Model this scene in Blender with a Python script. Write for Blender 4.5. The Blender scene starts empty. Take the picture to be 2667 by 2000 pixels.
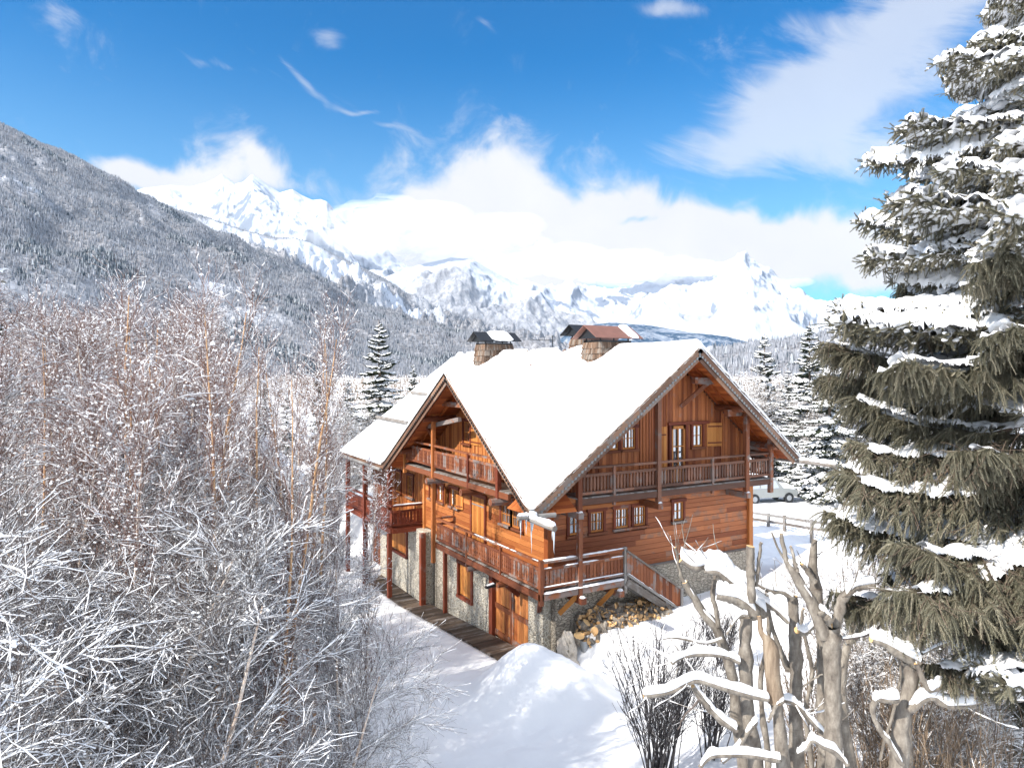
import bpy, math, random
import numpy as np
from mathutils import Vector, noise as mnoise
R_ = math.radians
scene = bpy.context.scene
COL = scene.collection

# ------------------------------------------------------------------ camera
CAM = np.array([-14.23, -21.80, 10.4])          # drone just under ridge height
FOC = 1880.0                                     # focal length in pixels of the 2667 px wide photo
FW = np.array([0.5026, 0.8645, 0.0]); FW /= np.linalg.norm(FW)
RT = np.array([FW[1], -FW[0], 0.0])
cd = bpy.data.cameras.new('camera'); cam = bpy.data.objects.new('camera', cd); COL.objects.link(cam)
cam.location = CAM
cam.rotation_euler = (R_(90), 0, math.atan2(-FW[0], FW[1]))
cd.sensor_width = 36; cd.lens = 36 * FOC / 2667
cd.shift_y = -32 / 2667
cd.clip_start = 0.1; cd.clip_end = 60000
scene.camera = cam

# ------------------------------------------------------------------ sky, sun, exposure
SUN_EL = 39.0
SUN_BEAR = -125.0                                # degrees clockwise from the viewing direction
b = R_(SUN_BEAR)
hd = FW * math.cos(b) + RT * math.sin(b)         # horizontal direction towards the sun
SD = hd * math.cos(R_(SUN_EL)) + np.array([0, 0, math.sin(R_(SUN_EL))])
sl = bpy.data.lights.new('sun', 'SUN'); so = bpy.data.objects.new('sun', sl); COL.objects.link(so)
sl.energy = 3.5; sl.angle = R_(0.53); sl.color = (1.0, 0.93, 0.84)
so.rotation_euler = Vector(SD).to_track_quat('Z', 'Y').to_euler()
vs = scene.view_settings
vs.view_transform = 'Standard'; vs.look = 'None'; vs.gamma = 1; vs.use_curve_mapping = False
vs.exposure = 1.12
scene.render.film_transparent = False
cy = scene.cycles
cy.max_bounces = 6; cy.diffuse_bounces = 3; cy.glossy_bounces = 3; cy.transparent_max_bounces = 8
cy.transmission_bounces = 2; cy.volume_bounces = 2
cy.caustics_reflective = False; cy.caustics_refractive = False
try:
    cy.use_denoising = True; cy.denoiser = 'OPENIMAGEDENOISE'
except Exception: pass


class NT:
    """tiny helper for shader graphs"""
    def __init__(s, tree): s.t = tree; s.n = tree.nodes; s.l = tree.links
    def new(s, typ, **kw):
        nd = s.n.new(typ)
        for k, v in kw.items(): setattr(nd, k, v)
        return nd
    def put(s, sock, v):
        if v is None: return
        if hasattr(v, 'is_output') or hasattr(v, 'links'): s.l.new(v, sock)
        elif isinstance(v, (tuple, list)) and len(v) == 3 and sock.type == 'RGBA': sock.default_value = (*v, 1)
        else: sock.default_value = v
    def m(s, op, a, b=None, c=None, clamp=False):
        nd = s.new('ShaderNodeMath', operation=op); nd.use_clamp = clamp
        s.put(nd.inputs[0], a); s.put(nd.inputs[1], b); s.put(nd.inputs[2], c)
        return nd.outputs[0]
    def mix(s, f, a, b, bt='MIX'):
        nd = s.new('ShaderNodeMix', data_type='RGBA', blend_type=bt)
        s.put(nd.inputs[0], f); s.put(nd.inputs[6], a); s.put(nd.inputs[7], b)
        return nd.outputs[2]
    def noise(s, vec, scale, detail=4, rough=.55, dist=0, dim='3D'):
        nd = s.new('ShaderNodeTexNoise'); nd.noise_dimensions = dim
        if vec is not None: s.l.new(vec, nd.inputs['Vector'])
        nd.inputs['Scale'].default_value = scale; nd.inputs['Detail'].default_value = detail
        nd.inputs['Roughness'].default_value = rough; nd.inputs['Distortion'].default_value = dist
        return nd.outputs[0]
    def ramp(s, f, stops):
        nd = s.new('ShaderNodeValToRGB'); e = nd.color_ramp.elements
        while len(e) < len(stops): e.new(0.5)
        for i, (p, c) in enumerate(stops):
            e[i].position = p
            e[i].color = (*c, 1) if isinstance(c, (tuple, list)) else (c, c, c, 1)
        s.l.new(f, nd.inputs[0]); return nd.outputs[0]
    def sstep(s, v, lo, hi):
        nd = s.new('ShaderNodeMapRange', interpolation_type='SMOOTHSTEP')
        s.put(nd.inputs[0], v); nd.inputs[1].default_value = lo; nd.inputs[2].default_value = hi
        nd.inputs[3].default_value = 0; nd.inputs[4].default_value = 1
        return nd.outputs[0]
    def comb(s, x, y, z=0):
        nd = s.new('ShaderNodeCombineXYZ'); s.put(nd.inputs[0], x); s.put(nd.inputs[1], y); s.put(nd.inputs[2], z)
        return nd.outputs[0]
    def sep(s, v):
        nd = s.new('ShaderNodeSeparateXYZ'); s.l.new(v, nd.inputs[0]); return nd.outputs
    def dot(s, v, c):
        nd = s.new('ShaderNodeVectorMath', operation='DOT_PRODUCT'); s.l.new(v, nd.inputs[0])
        nd.inputs[1].default_value = tuple(c); return nd.outputs['Value']
    def scl(s, v, c):
        nd = s.new('ShaderNodeVectorMath', operation='MULTIPLY'); s.l.new(v, nd.inputs[0])
        nd.inputs[1].default_value = c; return nd.outputs[0]


world = bpy.data.worlds.new('World'); scene.world = world; world.use_nodes = True
W = NT(world.node_tree); W.n.clear()
sky = W.new('ShaderNodeTexSky', sky_type='NISHITA'); sky.sun_disc = False
sky.sun_elevation = R_(SUN_EL); sky.sun_rotation = math.atan2(SD[0], SD[1])
sky.altitude = 1500; sky.air_density = 1.0; sky.dust_density = 0.3; sky.ozone_density = 2.2
tc = W.new('ShaderNodeTexCoord').outputs['Generated']
f_ = W.dot(tc, FW); r_ = W.dot(tc, RT); z_ = W.sep(tc)[2]
az = W.m('MULTIPLY', W.m('ARCTAN2', r_, f_), 57.2958)
el = W.m('MULTIPLY', W.m('ARCSINE', z_), 57.2958)
wv = W.comb(az, el, 0)
n1 = W.noise(wv, 0.20, 9, .62, .5)
n2 = W.noise(W.comb(W.m('ADD', az, W.m('MULTIPLY', el, .9)), W.m('MULTIPLY', W.m('SUBTRACT', el, W.m('MULTIPLY', az, -.25)), 2.0), 7), 0.15, 8, .66, .9)
wx = W.m('MULTIPLY', W.m('SUBTRACT', W.noise(W.comb(az, el, 3.3), .11, 3), .5), 7.0)
wy = W.m('MULTIPLY', W.m('SUBTRACT', W.noise(W.comb(az, el, 9.1), .13, 3), .5), 5.0)
azw = W.m('ADD', az, wx); elw = W.m('ADD', el, wy)


def dirdeg(px, py):
    t = (px - 1333) / FOC; s = (968 - py) / FOC
    a = math.atan(t); return math.degrees(a), math.degrees(math.atan(s * math.cos(a)))


def blob(px, py, rx, ry, ang=0, amp=1.0):
    a0, e0 = dirdeg(px, py); kx = math.degrees(rx / FOC); ky = math.degrees(ry / FOC)
    ca, sa = math.cos(R_(ang)), math.sin(R_(ang))
    dx = W.m('SUBTRACT', azw, a0); dy = W.m('SUBTRACT', elw, e0)
    u = W.m('DIVIDE', W.m('ADD', W.m('MULTIPLY', dx, ca), W.m('MULTIPLY', dy, sa)), kx)
    v = W.m('DIVIDE', W.m('SUBTRACT', W.m('MULTIPLY', dy, ca), W.m('MULTIPLY', dx, sa)), ky)
    q = W.m('ADD', W.m('MULTIPLY', u, u), W.m('MULTIPLY', v, v))
    return W.m('MULTIPLY', W.m('EXPONENT', W.m('MULTIPLY', q, -1.0)), amp)


thick = None
for a in [(1080, 640, 260, 110), (1300, 470, 130, 110), (1240, 600, 240, 130), (1480, 560, 200, 60), (1500, 680, 420, 75),
          (1900, 690, 460, 60), (1800, 590, 240, 50, -8), (2100, 640, 260, 70), (1640, 590, 90, 14, 0, -.75),
          (560, 470, 200, 34, 3), (690, 425, 55, 40), (400, 480, 90, 24)]:
    bl = blob(*a); thick = bl if thick is None else W.m('ADD', thick, bl)
thick = W.m('MULTIPLY', W.sstep(W.m('ADD', thick, W.m('MULTIPLY', W.m('SUBTRACT', n1, .5), 2.0)), .12, 1.0), .97)
thin = None
for a in [(1930, 300, 250, 80, 24, 1.0), (2200, 180, 300, 95, 30, 1.0), (2230, 395, 260, 60, -4, 1.2), (2420, 120, 200, 90, 20, .8), (2330, 20, 330, 45, 0, 1.0),
          (1760, 15, 110, 26, -6, 1.0), (2050, 330, 200, 60, 10, .7), (165, 50, 55, 40, -30, .8), (230, 225, 40, 18, 0, .7),
          (870, 120, 60, 26, 0, .9), (780, 200, 90, 12, -38, .8), (560, 155, 70, 12, 0, .65), (1090, 355, 120, 13, -10, 1.0),
          (930, 280, 60, 9, -10, .8), (1250, 55, 40, 20, -20, .8), (760, 445, 40, 12, 0, .7), (1940, 530, 60, 12, 10, .6),
          (600, 40, 60, 10, -45, .45), (2500, 300, 120, 80, 0, .45)]:
    bl = blob(*a); thin = bl if thin is None else W.m('ADD', thin, bl)
thin = W.m('MULTIPLY', W.sstep(W.m('ADD', thin, W.m('MULTIPLY', W.m('SUBTRACT', n2, .5), 2.6)), .30, 1.6), .62)
back = W.m('MAXIMUM', W.sstep(W.m('ABSOLUTE', az), 55, 85), W.sstep(el, 38, 58))        # unseen bright cloud added outside the view as neutral fill light
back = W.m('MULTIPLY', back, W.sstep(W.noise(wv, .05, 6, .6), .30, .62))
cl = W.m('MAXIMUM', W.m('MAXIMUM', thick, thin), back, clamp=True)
hz = W.m('MULTIPLY', W.sstep(W.m('MULTIPLY', el, -1), -25, -3), .62)        # paler air near the horizon
hs = W.new('ShaderNodeHueSaturation'); hs.inputs['Saturation'].default_value = 1.42; hs.inputs['Value'].default_value = 1.0
hs.inputs['Hue'].default_value = 0.492
W.l.new(sky.outputs[0], hs.inputs['Color'])
skyc = W.mix(1.0, hs.outputs[0], (.02, .57, .68), 'MULTIPLY')
skyc = W.mix(hz, skyc, (2.1, 3.2, 4.2))
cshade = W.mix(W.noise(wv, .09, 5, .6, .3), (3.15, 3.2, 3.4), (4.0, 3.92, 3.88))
cshade = W.mix(back, cshade, (7.2, 7.4, 7.8))  # the added fill cloud is brighter than the clouds in view
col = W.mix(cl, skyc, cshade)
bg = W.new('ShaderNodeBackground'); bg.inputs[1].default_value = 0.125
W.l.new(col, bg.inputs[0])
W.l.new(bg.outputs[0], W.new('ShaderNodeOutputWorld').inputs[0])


# ------------------------------------------------------------------ geometry helpers
def at(px, py, D):
    """world point that lies D metres ahead on the ray through a photo pixel"""
    return CAM + D * (FW + (px - 1333) / FOC * RT + np.array([0, 0, (968 - py) / FOC]))


def nrm(v): return v / np.maximum(np.linalg.norm(v, axis=-1, keepdims=True), 1e-9)


class MB:
    def __init__(s): s.V = []; s.F = []; s.n = 0
    def add(s, v, f, uv=None, tint=0.0, mat=0):
        v = np.asarray(v, float).reshape(-1, 3); f = np.asarray(f, int)
        if len(f) == 0: return
        if uv is None: uv = np.zeros((*f.shape, 2))
        tint = np.broadcast_to(np.asarray(tint, float), (len(f),))
        s.V.append(v); s.F.append((f + s.n, np.asarray(uv, float), tint, np.full(len(f), mat))); s.n += len(v)
    def box(s, a, b, tint=None, mat=0):
        """axis aligned box; uv follows its longest side"""
        a = np.minimum(a, b).astype(float) if isinstance(a, np.ndarray) else np.minimum(np.array(a, float), np.array(b, float))
        bb = np.maximum(np.array(a, float), np.array(b, float)); b = bb
        c = (a + b) / 2; d = b - a; k = int(np.argmax(d)); e = np.zeros(3); e[k] = 1
        up = np.zeros(3); up[2 if k != 2 else 0] = 1
        w_ax = [i for i in range(3) if i != k and up[i] == 0][0]; h_ax = int(np.argmax(up))
        s.beam(c - e * d[k] / 2, c + e * d[k] / 2, d[w_ax], d[h_ax], up, tint, mat)
    def beam(s, a, b, w, h, up=(0, 0, 1), tint=None, mat=0, w2=None, h2=None):
        a = np.array(a, float); b = np.array(b, float); T = b - a; L = np.linalg.norm(T)
        if L < 1e-6: return
        T /= L; up = np.array(up, float); S = np.cross(T, up); sn = np.linalg.norm(S)
        if sn < 1e-4: S = np.cross(T, (1, 0, 0)); sn = np.linalg.norm(S)
        S /= sn; U = np.cross(S, T); w2 = w if w2 is None else w2; h2 = h if h2 is None else h2
        v = [a + S * x * w / 2 + U * y * h / 2 for x, y in ((-1, -1), (1, -1), (1, 1), (-1, 1))] + \
            [b + S * x * w2 / 2 + U * y * h2 / 2 for x, y in ((-1, -1), (1, -1), (1, 1), (-1, 1))]
        f = [(0, 3, 2, 1), (4, 5, 6, 7), (0, 1, 5, 4), (1, 2, 6, 5), (2, 3, 7, 6), (3, 0, 4, 7)]
        if tint is None: tint = RNG.random()
        o = RNG.random() * 37; o2 = RNG.random() * 11
        e = [(o, o2), (o + h, o2), (o + h, o2 + w), (o, o2 + w)]
        uv = [e, e]
        for i, q in enumerate((w, h, w, h)):
            j = o2 + i * .7
            uv.append([(o, j), (o, j + q), (o + L, j + q), (o + L, j)])
        s.add(v, [q[::-1] for q in f], [e_[::-1] for e_ in uv], tint, mat)
    def poly(s, pts, d, tint=None, mat=0, uvax=None):
        """flat polygon extruded by vector d"""
        p = np.array(pts, float); n = len(p); d = np.array(d, float)
        v = np.vstack([p, p + d]); tint = RNG.random() if tint is None else tint
        u = np.array(uvax if uvax is not None else p[1] - p[0], float); u /= np.linalg.norm(u); w = nrm(np.cross(u, d))
        U = lambda i: (v[i] @ u, v[i] @ w)
        lo = list(range(n))[::-1]; hi = list(range(n, 2 * n))
        s.add(v, [lo, hi], [[U(i) for i in lo], [U(i) for i in hi]], tint, mat)
        q = [(i, (i + 1) % n, (i + 1) % n + n, i + n) for i in range(n)]
        s.add(v, q, [[(U(i)[0], U(i)[1] + (.03 if i >= n else 0)) for i in f] for f in q], tint, mat)
    def tubes(s, P, R, k=5, tint=None, mat=0, squash=1.0, cap=False):
        P = np.asarray(P, float); R = np.asarray(R, float)
        if P.ndim == 2: P = P[None]; R = R[None]
        B, N, _ = P.shape
        T = nrm(np.gradient(P, axis=1))
        ref = np.where(np.abs(nrm(P[:, -1:] - P[:, :1])[..., 2:3]) < .92, np.array([0., 0, 1]), np.array([1., 0, 0]))
        S = nrm(np.cross(T, np.broadcast_to(ref, T.shape))); U = np.cross(S, T)
        th = np.arange(k) / k * 2 * math.pi + .4
        ring = P[:, :, None] + R[:, :, None, None] * (np.cos(th)[None, None, :, None] * S[:, :, None] + squash * np.sin(th)[None, None, :, None] * U[:, :, None])
        base = (np.arange(B) * N * k)[:, None, None] + (np.arange(N - 1) * k)[None, :, None]
        j = np.arange(k)[None, None]; j2 = (j + 1) % k
        f = np.stack([base + j, base + j2, base + k + j2, base + k + j], -1).reshape(-1, 4)
        if tint is None: tn = np.repeat(RNG.random(B), (N - 1) * k)
        else: tn = tint
        Lc = np.concatenate([np.zeros((B, 1)), np.cumsum(np.linalg.norm(np.diff(P, axis=1), axis=-1), 1)], 1)
        u0 = np.broadcast_to(Lc[:, :-1, None], (B, N - 1, k)).reshape(-1); u1 = np.broadcast_to(Lc[:, 1:, None], (B, N - 1, k)).reshape(-1)
        rr = R.max(); v0 = np.broadcast_to(j * rr * 6 / k, (B, N - 1, k)).reshape(-1); v1 = v0 + rr * 6 / k
        uv = np.stack([np.stack([u0, v0], -1), np.stack([u0, v1], -1), np.stack([u1, v1], -1), np.stack([u1, v0], -1)], 1)
        s.add(ring.reshape(-1, 3), f, uv, tn, mat)
        if cap is not False:
            cm = cap if isinstance(cap, int) and not isinstance(cap, bool) else mat
            for bi in range(B):
                r1 = ring[bi, -1]; s.add(r1, [list(range(k))], tint=.5, mat=cm)
                r0 = ring[bi, 0]; s.add(r0, [list(range(k))[::-1]], tint=.5, mat=cm)
    def blobs(s, C, Rad, sub=0, mat=0, flat=.75, jit=.25):
        """little lumps (octahedra or icosahedra)"""
        C = np.asarray(C, float).reshape(-1, 3); n = len(C)
        if n == 0: return
        Rad = np.broadcast_to(Rad, (n,))
        vv, ff = (ICO_V, ICO_F) if sub else (OCT_V, OCT_F)
        a = RNG.random(n) * 6.28; ca, sa = np.cos(a), np.sin(a)
        v = np.repeat(vv[None], n, 0) * (1 + jit * (RNG.random((n, len(vv), 1)) - .5) * 2)
        x = v[..., 0] * (.75 + .6 * RNG.random((n, 1))); y = v[..., 1]; z = v[..., 2] * flat
        v = np.stack([x * ca[:, None] - y * sa[:, None], x * sa[:, None] + y * ca[:, None], z], -1) * Rad[:, None, None] + C[:, None]
        f = ff[None] + (np.arange(n) * len(vv))[:, None, None]
        s.add(v.reshape(-1, 3), f.reshape(-1, 3), mat=mat)
    def grid(s, P, mat=0, keep=None, tint=0.0, uv=False):
        n, m, _ = P.shape; i = (np.arange(n - 1)[:, None] * m + np.arange(m - 1)[None])
        f = np.stack([i, i + 1, i + m + 1, i + m], -1)
        if keep is not None: f = f[keep]
        f = f.reshape(-1, 4)
        s.add(P.reshape(-1, 3), f, mat=mat, tint=tint)
    def build(s, name, mats, parent=None, smooth=False, loc=None):
        me = bpy.data.meshes.new(name)
        if not isinstance(mats, (list, tuple)): mats = [mats]
        for m in mats: me.materials.append(m)
        if s.V:
            V = np.vstack(s.V); me.vertices.add(len(V)); 
            if loc is not None: V = V - np.asarray(loc)
            me.vertices.foreach_set('co', V.astype(np.float32).ravel())
            tot = np.concatenate([np.full(len(f), f.shape[1]) for f, _, _, _ in s.F])
            st = np.concatenate([[0], np.cumsum(tot)[:-1]])
            lv = np.concatenate([f.ravel() for f, _, _, _ in s.F])
            me.loops.add(len(lv)); me.loops.foreach_set('vertex_index', lv.astype(np.int32))
            me.polygons.add(len(tot)); me.polygons.foreach_set('loop_start', st.astype(np.int32))
            try: me.polygons.foreach_set('loop_total', tot.astype(np.int32))
            except Exception: pass
            me.polygons.foreach_set('material_index', np.concatenate([m for _, _, _, m in s.F]).astype(np.int32))
            me.polygons.foreach_set('use_smooth', np.full(len(tot), bool(smooth)))
            ul = me.uv_layers.new(name='UVMap')
            ul.data.foreach_set('uv', np.concatenate([u.reshape(-1, 2) for _, u, _, _ in s.F]).astype(np.float32).ravel())
            ta = me.attributes.new('tint', 'FLOAT', 'FACE')
            ta.data.foreach_set('value', np.concatenate([t for _, _, t, _ in s.F]).astype(np.float32))
            me.update(calc_edges=True)
        o = bpy.data.objects.new(name, me); COL.objects.link(o)
        if parent is not None: o.parent = parent
        if loc is not None: o.location = loc
        return o


t_ = (1 + 5 ** .5) / 2
ICO_V = nrm(np.array([(-1, t_, 0), (1, t_, 0), (-1, -t_, 0), (1, -t_, 0), (0, -1, t_), (0, 1, t_), (0, -1, -t_), (0, 1, -t_), (t_, 0, -1), (t_, 0, 1), (-t_, 0, -1), (-t_, 0, 1)], float))
ICO_F = np.array([(0, 11, 5), (0, 5, 1), (0, 1, 7), (0, 7, 10), (0, 10, 11), (1, 5, 9), (5, 11, 4), (11, 10, 2), (10, 7, 6), (7, 1, 8), (3, 9, 4), (3, 4, 2), (3, 2, 6), (3, 6, 8), (3, 8, 9), (4, 9, 5), (2, 4, 11), (6, 2, 10), (8, 6, 7), (9, 8, 1)])
OCT_V = np.array([(1, 0, 0), (0, 1, 0), (-1, 0, 0), (0, -1, 0), (0, 0, 1), (0, 0, -1)], float)
OCT_F = np.array([(0, 1, 4), (1, 2, 4), (2, 3, 4), (3, 0, 4), (1, 0, 5), (2, 1, 5), (3, 2, 5), (0, 3, 5)])
RNG = np.random.default_rng(7)
random.seed(7)


def tag(o, label=None, cat=None, group=None, kind=None):
    if label: o['label'] = label
    if cat: o['category'] = cat
    if group: o['group'] = group
    if kind: o['kind'] = kind
    return o


def thing(name, label, cat, loc=(0, 0, 0), rz=0, group=None):
    o = bpy.data.objects.new(name, None); COL.objects.link(o)
    o.location = loc; o.rotation_euler = (0, 0, rz); o.empty_display_size = .3
    return tag(o, label, cat, group)


def dup(root, loc, rz=0, sc=1.0, label=None, group=None):
    r = root.copy(); COL.objects.link(r); r.location = loc; r.rotation_euler = (0, 0, rz)
    r.scale = (sc, sc, sc) if not isinstance(sc, (tuple, list)) else sc
    if label: r['label'] = label
    if group: r['group'] = group
    for ch in KIDS.get(root.name, root.children):
        c = ch.copy(); COL.objects.link(c); c.parent = r
        for g in ch.children:
            d = g.copy(); COL.objects.link(d); d.parent = c
    return r
KIDS = {}


def hnoise(x, y, sc, seed=0, octv=5, rough=.5, ridged=False):
    """numpy value-gradient fbm"""
    x = np.asarray(x, float) / sc + seed * 17.31; y = np.asarray(y, float) / sc + seed * 9.77
    out = np.zeros(np.broadcast(x, y).shape); amp = 1; tot = 0
    for o in range(octv):
        xi = np.floor(x).astype(np.int64); yi = np.floor(y).astype(np.int64); fx = x - xi; fy = y - yi
        def g(ix, iy, dx, dy):
            h = (ix * 374761393 + iy * 668265263 + (seed + o) * 1274126177) & 0xffffffff
            h = ((h ^ (h >> 13)) * 1274126177) & 0xffffffff; h = (h ^ (h >> 16)) & 0xffffffff
            a = h / 4294967296. * 2 * math.pi
            return np.cos(a) * dx + np.sin(a) * dy
        u = fx ** 3 * (fx * (fx * 6 - 15) + 10); v = fy ** 3 * (fy * (fy * 6 - 15) + 10)
        n = (g(xi, yi, fx, fy) * (1 - u) + g(xi + 1, yi, fx - 1, fy) * u) * (1 - v) + \
            (g(xi, yi + 1, fx, fy - 1) * (1 - u) + g(xi + 1, yi + 1, fx - 1, fy - 1) * u) * v
        n = n * 1.5
        if ridged: n = 1 - 2 * np.abs(n)
        out += amp * n; tot += amp; amp *= rough; x = x * 2.03 + 5.2; y = y * 2.03 + 1.7
    return out / tot


def sm(v, a, b):
    t = np.clip((v - a) / (b - a), 0, 1); return t * t * (3 - 2 * t)


# ------------------------------------------------------------------ materials
def mat(name):
    m = bpy.data.materials.new(name); m.use_nodes = True; N = NT(m.node_tree)
    p = m.node_tree.nodes['Principled BSDF']; return m, N, p


def bump(N, p, h, strength=.4, dist=.02):
    b = N.new('ShaderNodeBump'); b.inputs['Strength'].default_value = strength; b.inputs['Distance'].default_value = dist
    N.l.new(h, b.inputs['Height']); N.l.new(b.outputs[0], p.inputs['Normal'])


def plain(name, c, rough=.6, metal=0, var=.15, scale=6, bstr=0):
    m, N, p = mat(name); oc = N.new('ShaderNodeTexCoord').outputs['Object']
    n = N.noise(oc, scale, 4)
    N.l.new(N.mix(n, tuple(x * (1 - var) for x in c), tuple(min(1, x * (1 + var)) for x in c)), p.inputs['Base Color'])
    p.inputs['Roughness'].default_value = rough; p.inputs['Metallic'].default_value = metal
    if bstr: bump(N, p, N.noise(oc, scale * 3, 5), bstr, .03)
    return m


def wood(name, dark, light, weath=0.0, grey=(.23, .21, .2), rough=.65, grain=1.0):
    """boards: uv.x runs along the board, tint is one random value per board"""
    m, N, p = mat(name)
    uv = N.new('ShaderNodeUVMap').outputs[0]; at_ = N.new('ShaderNodeAttribute', attribute_name='tint').outputs['Fac']
    g = N.noise(N.scl(uv, (1.3, 26 * grain, 1)), 1.0, 5, .65, .8)
    g2 = N.noise(N.scl(uv, (3.5, 70 * grain, 1)), 1.0, 2, .6)
    f = N.m('ADD', N.m('MULTIPLY', g, .65), N.m('MULTIPLY', at_, .62), clamp=False)
    f = N.m('SUBTRACT', N.m('ADD', f, N.m('MULTIPLY', g2, .2)), .28, clamp=True)
    c = N.ramp(f, [(.1, dark), (.55, tuple((a * .45 + b * .55) for a, b in zip(dark, light))), (.95, light)])
    knots = N.noise(N.scl(uv, (5, 9, 1)), 1.0, 2, .5)
    c = N.mix(N.m('MULTIPLY', N.sstep(knots, .68, .76), .6), c, tuple(x * .45 for x in dark))
    if weath > 0:
        oc = N.new('ShaderNodeTexCoord').outputs['Object']
        w = N.sstep(N.m('ADD', N.noise(oc, 1.7, 5, .7), N.m('MULTIPLY', N.m('SUBTRACT', at_, .5), .35)), .72 - weath * .5, .86 - weath * .5)
        c = N.mix(N.m('MULTIPLY', w, min(1, .45 + weath)), c, N.mix(g, tuple(x * .45 for x in grey), tuple(x * 1.5 for x in grey)))
    N.l.new(c, p.inputs['Base Color']); p.inputs['Roughness'].default_value = rough
    p.inputs['Specular IOR Level'].default_value = .25
    bump(N, p, N.m('ADD', g, N.m('MULTIPLY', g2, .5)), .5, .012)
    return m


M = {}
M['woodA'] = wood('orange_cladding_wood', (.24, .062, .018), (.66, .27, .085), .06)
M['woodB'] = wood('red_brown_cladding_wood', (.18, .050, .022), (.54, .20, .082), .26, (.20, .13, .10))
M['woodV'] = wood('vertical_board_wood', (.24, .062, .020), (.66, .28, .09), .05)
M['woodred'] = wood('red_stained_wood', (.09, .020, .012), (.26, .065, .03), .1)
M['soffit'] = wood('soffit_board_wood', (.24, .055, .016), (.56, .17, .045), .0)
M['beam'] = wood('beam_wood', (.12, .034, .016), (.34, .13, .06), .45)
M['grey'] = wood('weathered_grey_wood', (.10, .085, .075), (.36, .32, .28), .6, (.26, .25, .24))
M['rail'] = wood('weathered_railing_wood', (.11, .030, .014), (.36, .13, .055), .35)
M['barge'] = wood('verge_board_wood', (.10, .055, .04), (.38, .22, .14), .30, (.23, .20, .18))
M['shut'] = wood('shutter_wood', (.30, .095, .02), (.68, .30, .08), 0)
M['frame'] = wood('window_frame_wood', (.36, .12, .03), (.62, .27, .08), 0)
M['shingle'] = wood('larch_shingles', (.085, .058, .042), (.32, .20, .13), .45, (.23, .20, .17))
M['walk'] = wood('dark_walk_planks', (.05, .036, .028), (.16, .12, .09), .3)
M['railB'] = wood('dark_weathered_rail_wood', (.07, .034, .024), (.28, .13, .08), .28, (.17, .15, .14))
M['lace'] = plain('painted_lace_trim', (.21, .22, .22), .6, 0, .5, 30)
M['dark'] = plain('dark_gap', (.012, .01, .009), .9)
M['metal'] = plain('dark_metal', (.03, .032, .036), .45, .6)
M['zinc'] = plain('grey_zinc', (.32, .34, .36), .4, .5)
M['rust'] = plain('rusted_sheet', (.21, .10, .075), .6, .2, .3, 3)
M['chair'] = plain('curtain_cloth', (.72, .74, .74), .9)


def snow_mat(name, c=(.90, .915, .94), bs=.25, sc=3.0, fine=30):
    m, N, p = mat(name); g = N.new('ShaderNodeNewGeometry').outputs['Position']
    N.l.new(N.mix(N.noise(g, .7, 3), tuple(x * .97 for x in c), c), p.inputs['Base Color'])
    p.inputs['Roughness'].default_value = .75; p.inputs['Specular IOR Level'].default_value = .25
    bump(N, p, N.m('ADD', N.noise(g, sc, 6, .6), N.m('MULTIPLY', N.noise(g, fine, 2), .15)), bs, .06)
    return m
M['snow'] = snow_mat('snow'); M['snowroof'] = snow_mat('roof_snow', (.86, .875, .90), bs=.6, sc=1.6); M['snowfine'] = snow_mat('branch_snow', bs=.12, sc=9)


def stone_mat(name, cols, mortar, sx, sz, bs=1.0, mw=.06, tall=1.0):
    m, N, p = mat(name); g = N.new('ShaderNodeNewGeometry').outputs['Position']
    gx, gy, gz = N.sep(g)
    hz_ = N.m('ADD', gx, gy)
    wz = N.m('MULTIPLY', N.m('SUBTRACT', N.noise(g, 1.3, 2), .5), .35)
    v = N.comb(N.m('MULTIPLY', hz_, sx), N.m('MULTIPLY', N.m('ADD', gz, wz), sz), 0)
    vo = N.new('ShaderNodeTexVoronoi', feature='F1', voronoi_dimensions='2D'); N.l.new(v, vo.inputs['Vector']); vo.inputs['Scale'].default_value = 1
    ed = N.new('ShaderNodeTexVoronoi', feature='DISTANCE_TO_EDGE', voronoi_dimensions='2D'); N.l.new(v, ed.inputs['Vector']); ed.inputs['Scale'].default_value = 1
    h = N.sep(vo.outputs['Color'])[0]
    c = N.ramp(h, [(i / (len(cols) - 1) * .9 + .05, k) for i, k in enumerate(cols)])
    c = N.mix(N.m('MULTIPLY', N.noise(g, 14, 4), .5), c, tuple(x * .6 for x in cols[0]))
    e = N.sstep(ed.outputs[0], mw * .3, mw * 1.4)
    N.l.new(N.mix(e, mortar, c), p.inputs['Base Color']); p.inputs['Roughness'].default_value = .9
    hh = N.m('ADD', N.m('MULTIPLY', e, N.m('ADD', .7, N.m('MULTIPLY', h, .6))), N.m('MULTIPLY', N.noise(g, 22, 4), .25))
    bump(N, p, hh, bs, .05)
    return m
M['stoneA'] = stone_mat('pale_rubble_stone', [(.40, .36, .29), (.58, .54, .45), (.34, .29, .22), (.66, .62, .54)], (.62, .59, .51), 5.5, 8, .9, .16)
M['stoneB'] = stone_mat('dry_stacked_stone', [(.30, .27, .22), (.52, .47, .39), (.38, .34, .28), (.60, .54, .45)], (.10, .085, .07), 5.0, 13, .8, .07)
M['boulder'] = plain('pale_boulder', (.62, .56, .48), .9, 0, .3, 4, .8)


def glass_mat():
    m, N, p = mat('window_glass'); g = N.new('ShaderNodeNewGeometry').outputs['Position']
    p.inputs['Base Color'].default_value = (.42, .46, .50, 1); p.inputs['Metallic'].default_value = .75; p.inputs['Roughness'].default_value = .05
    p.inputs['Specular IOR Level'].default_value = 1.0; p.inputs['IOR'].default_value = 1.9
    bump(N, p, N.noise(g, 1.6, 2), .15, .05)
    return m
M['glass'] = glass_mat()


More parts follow.
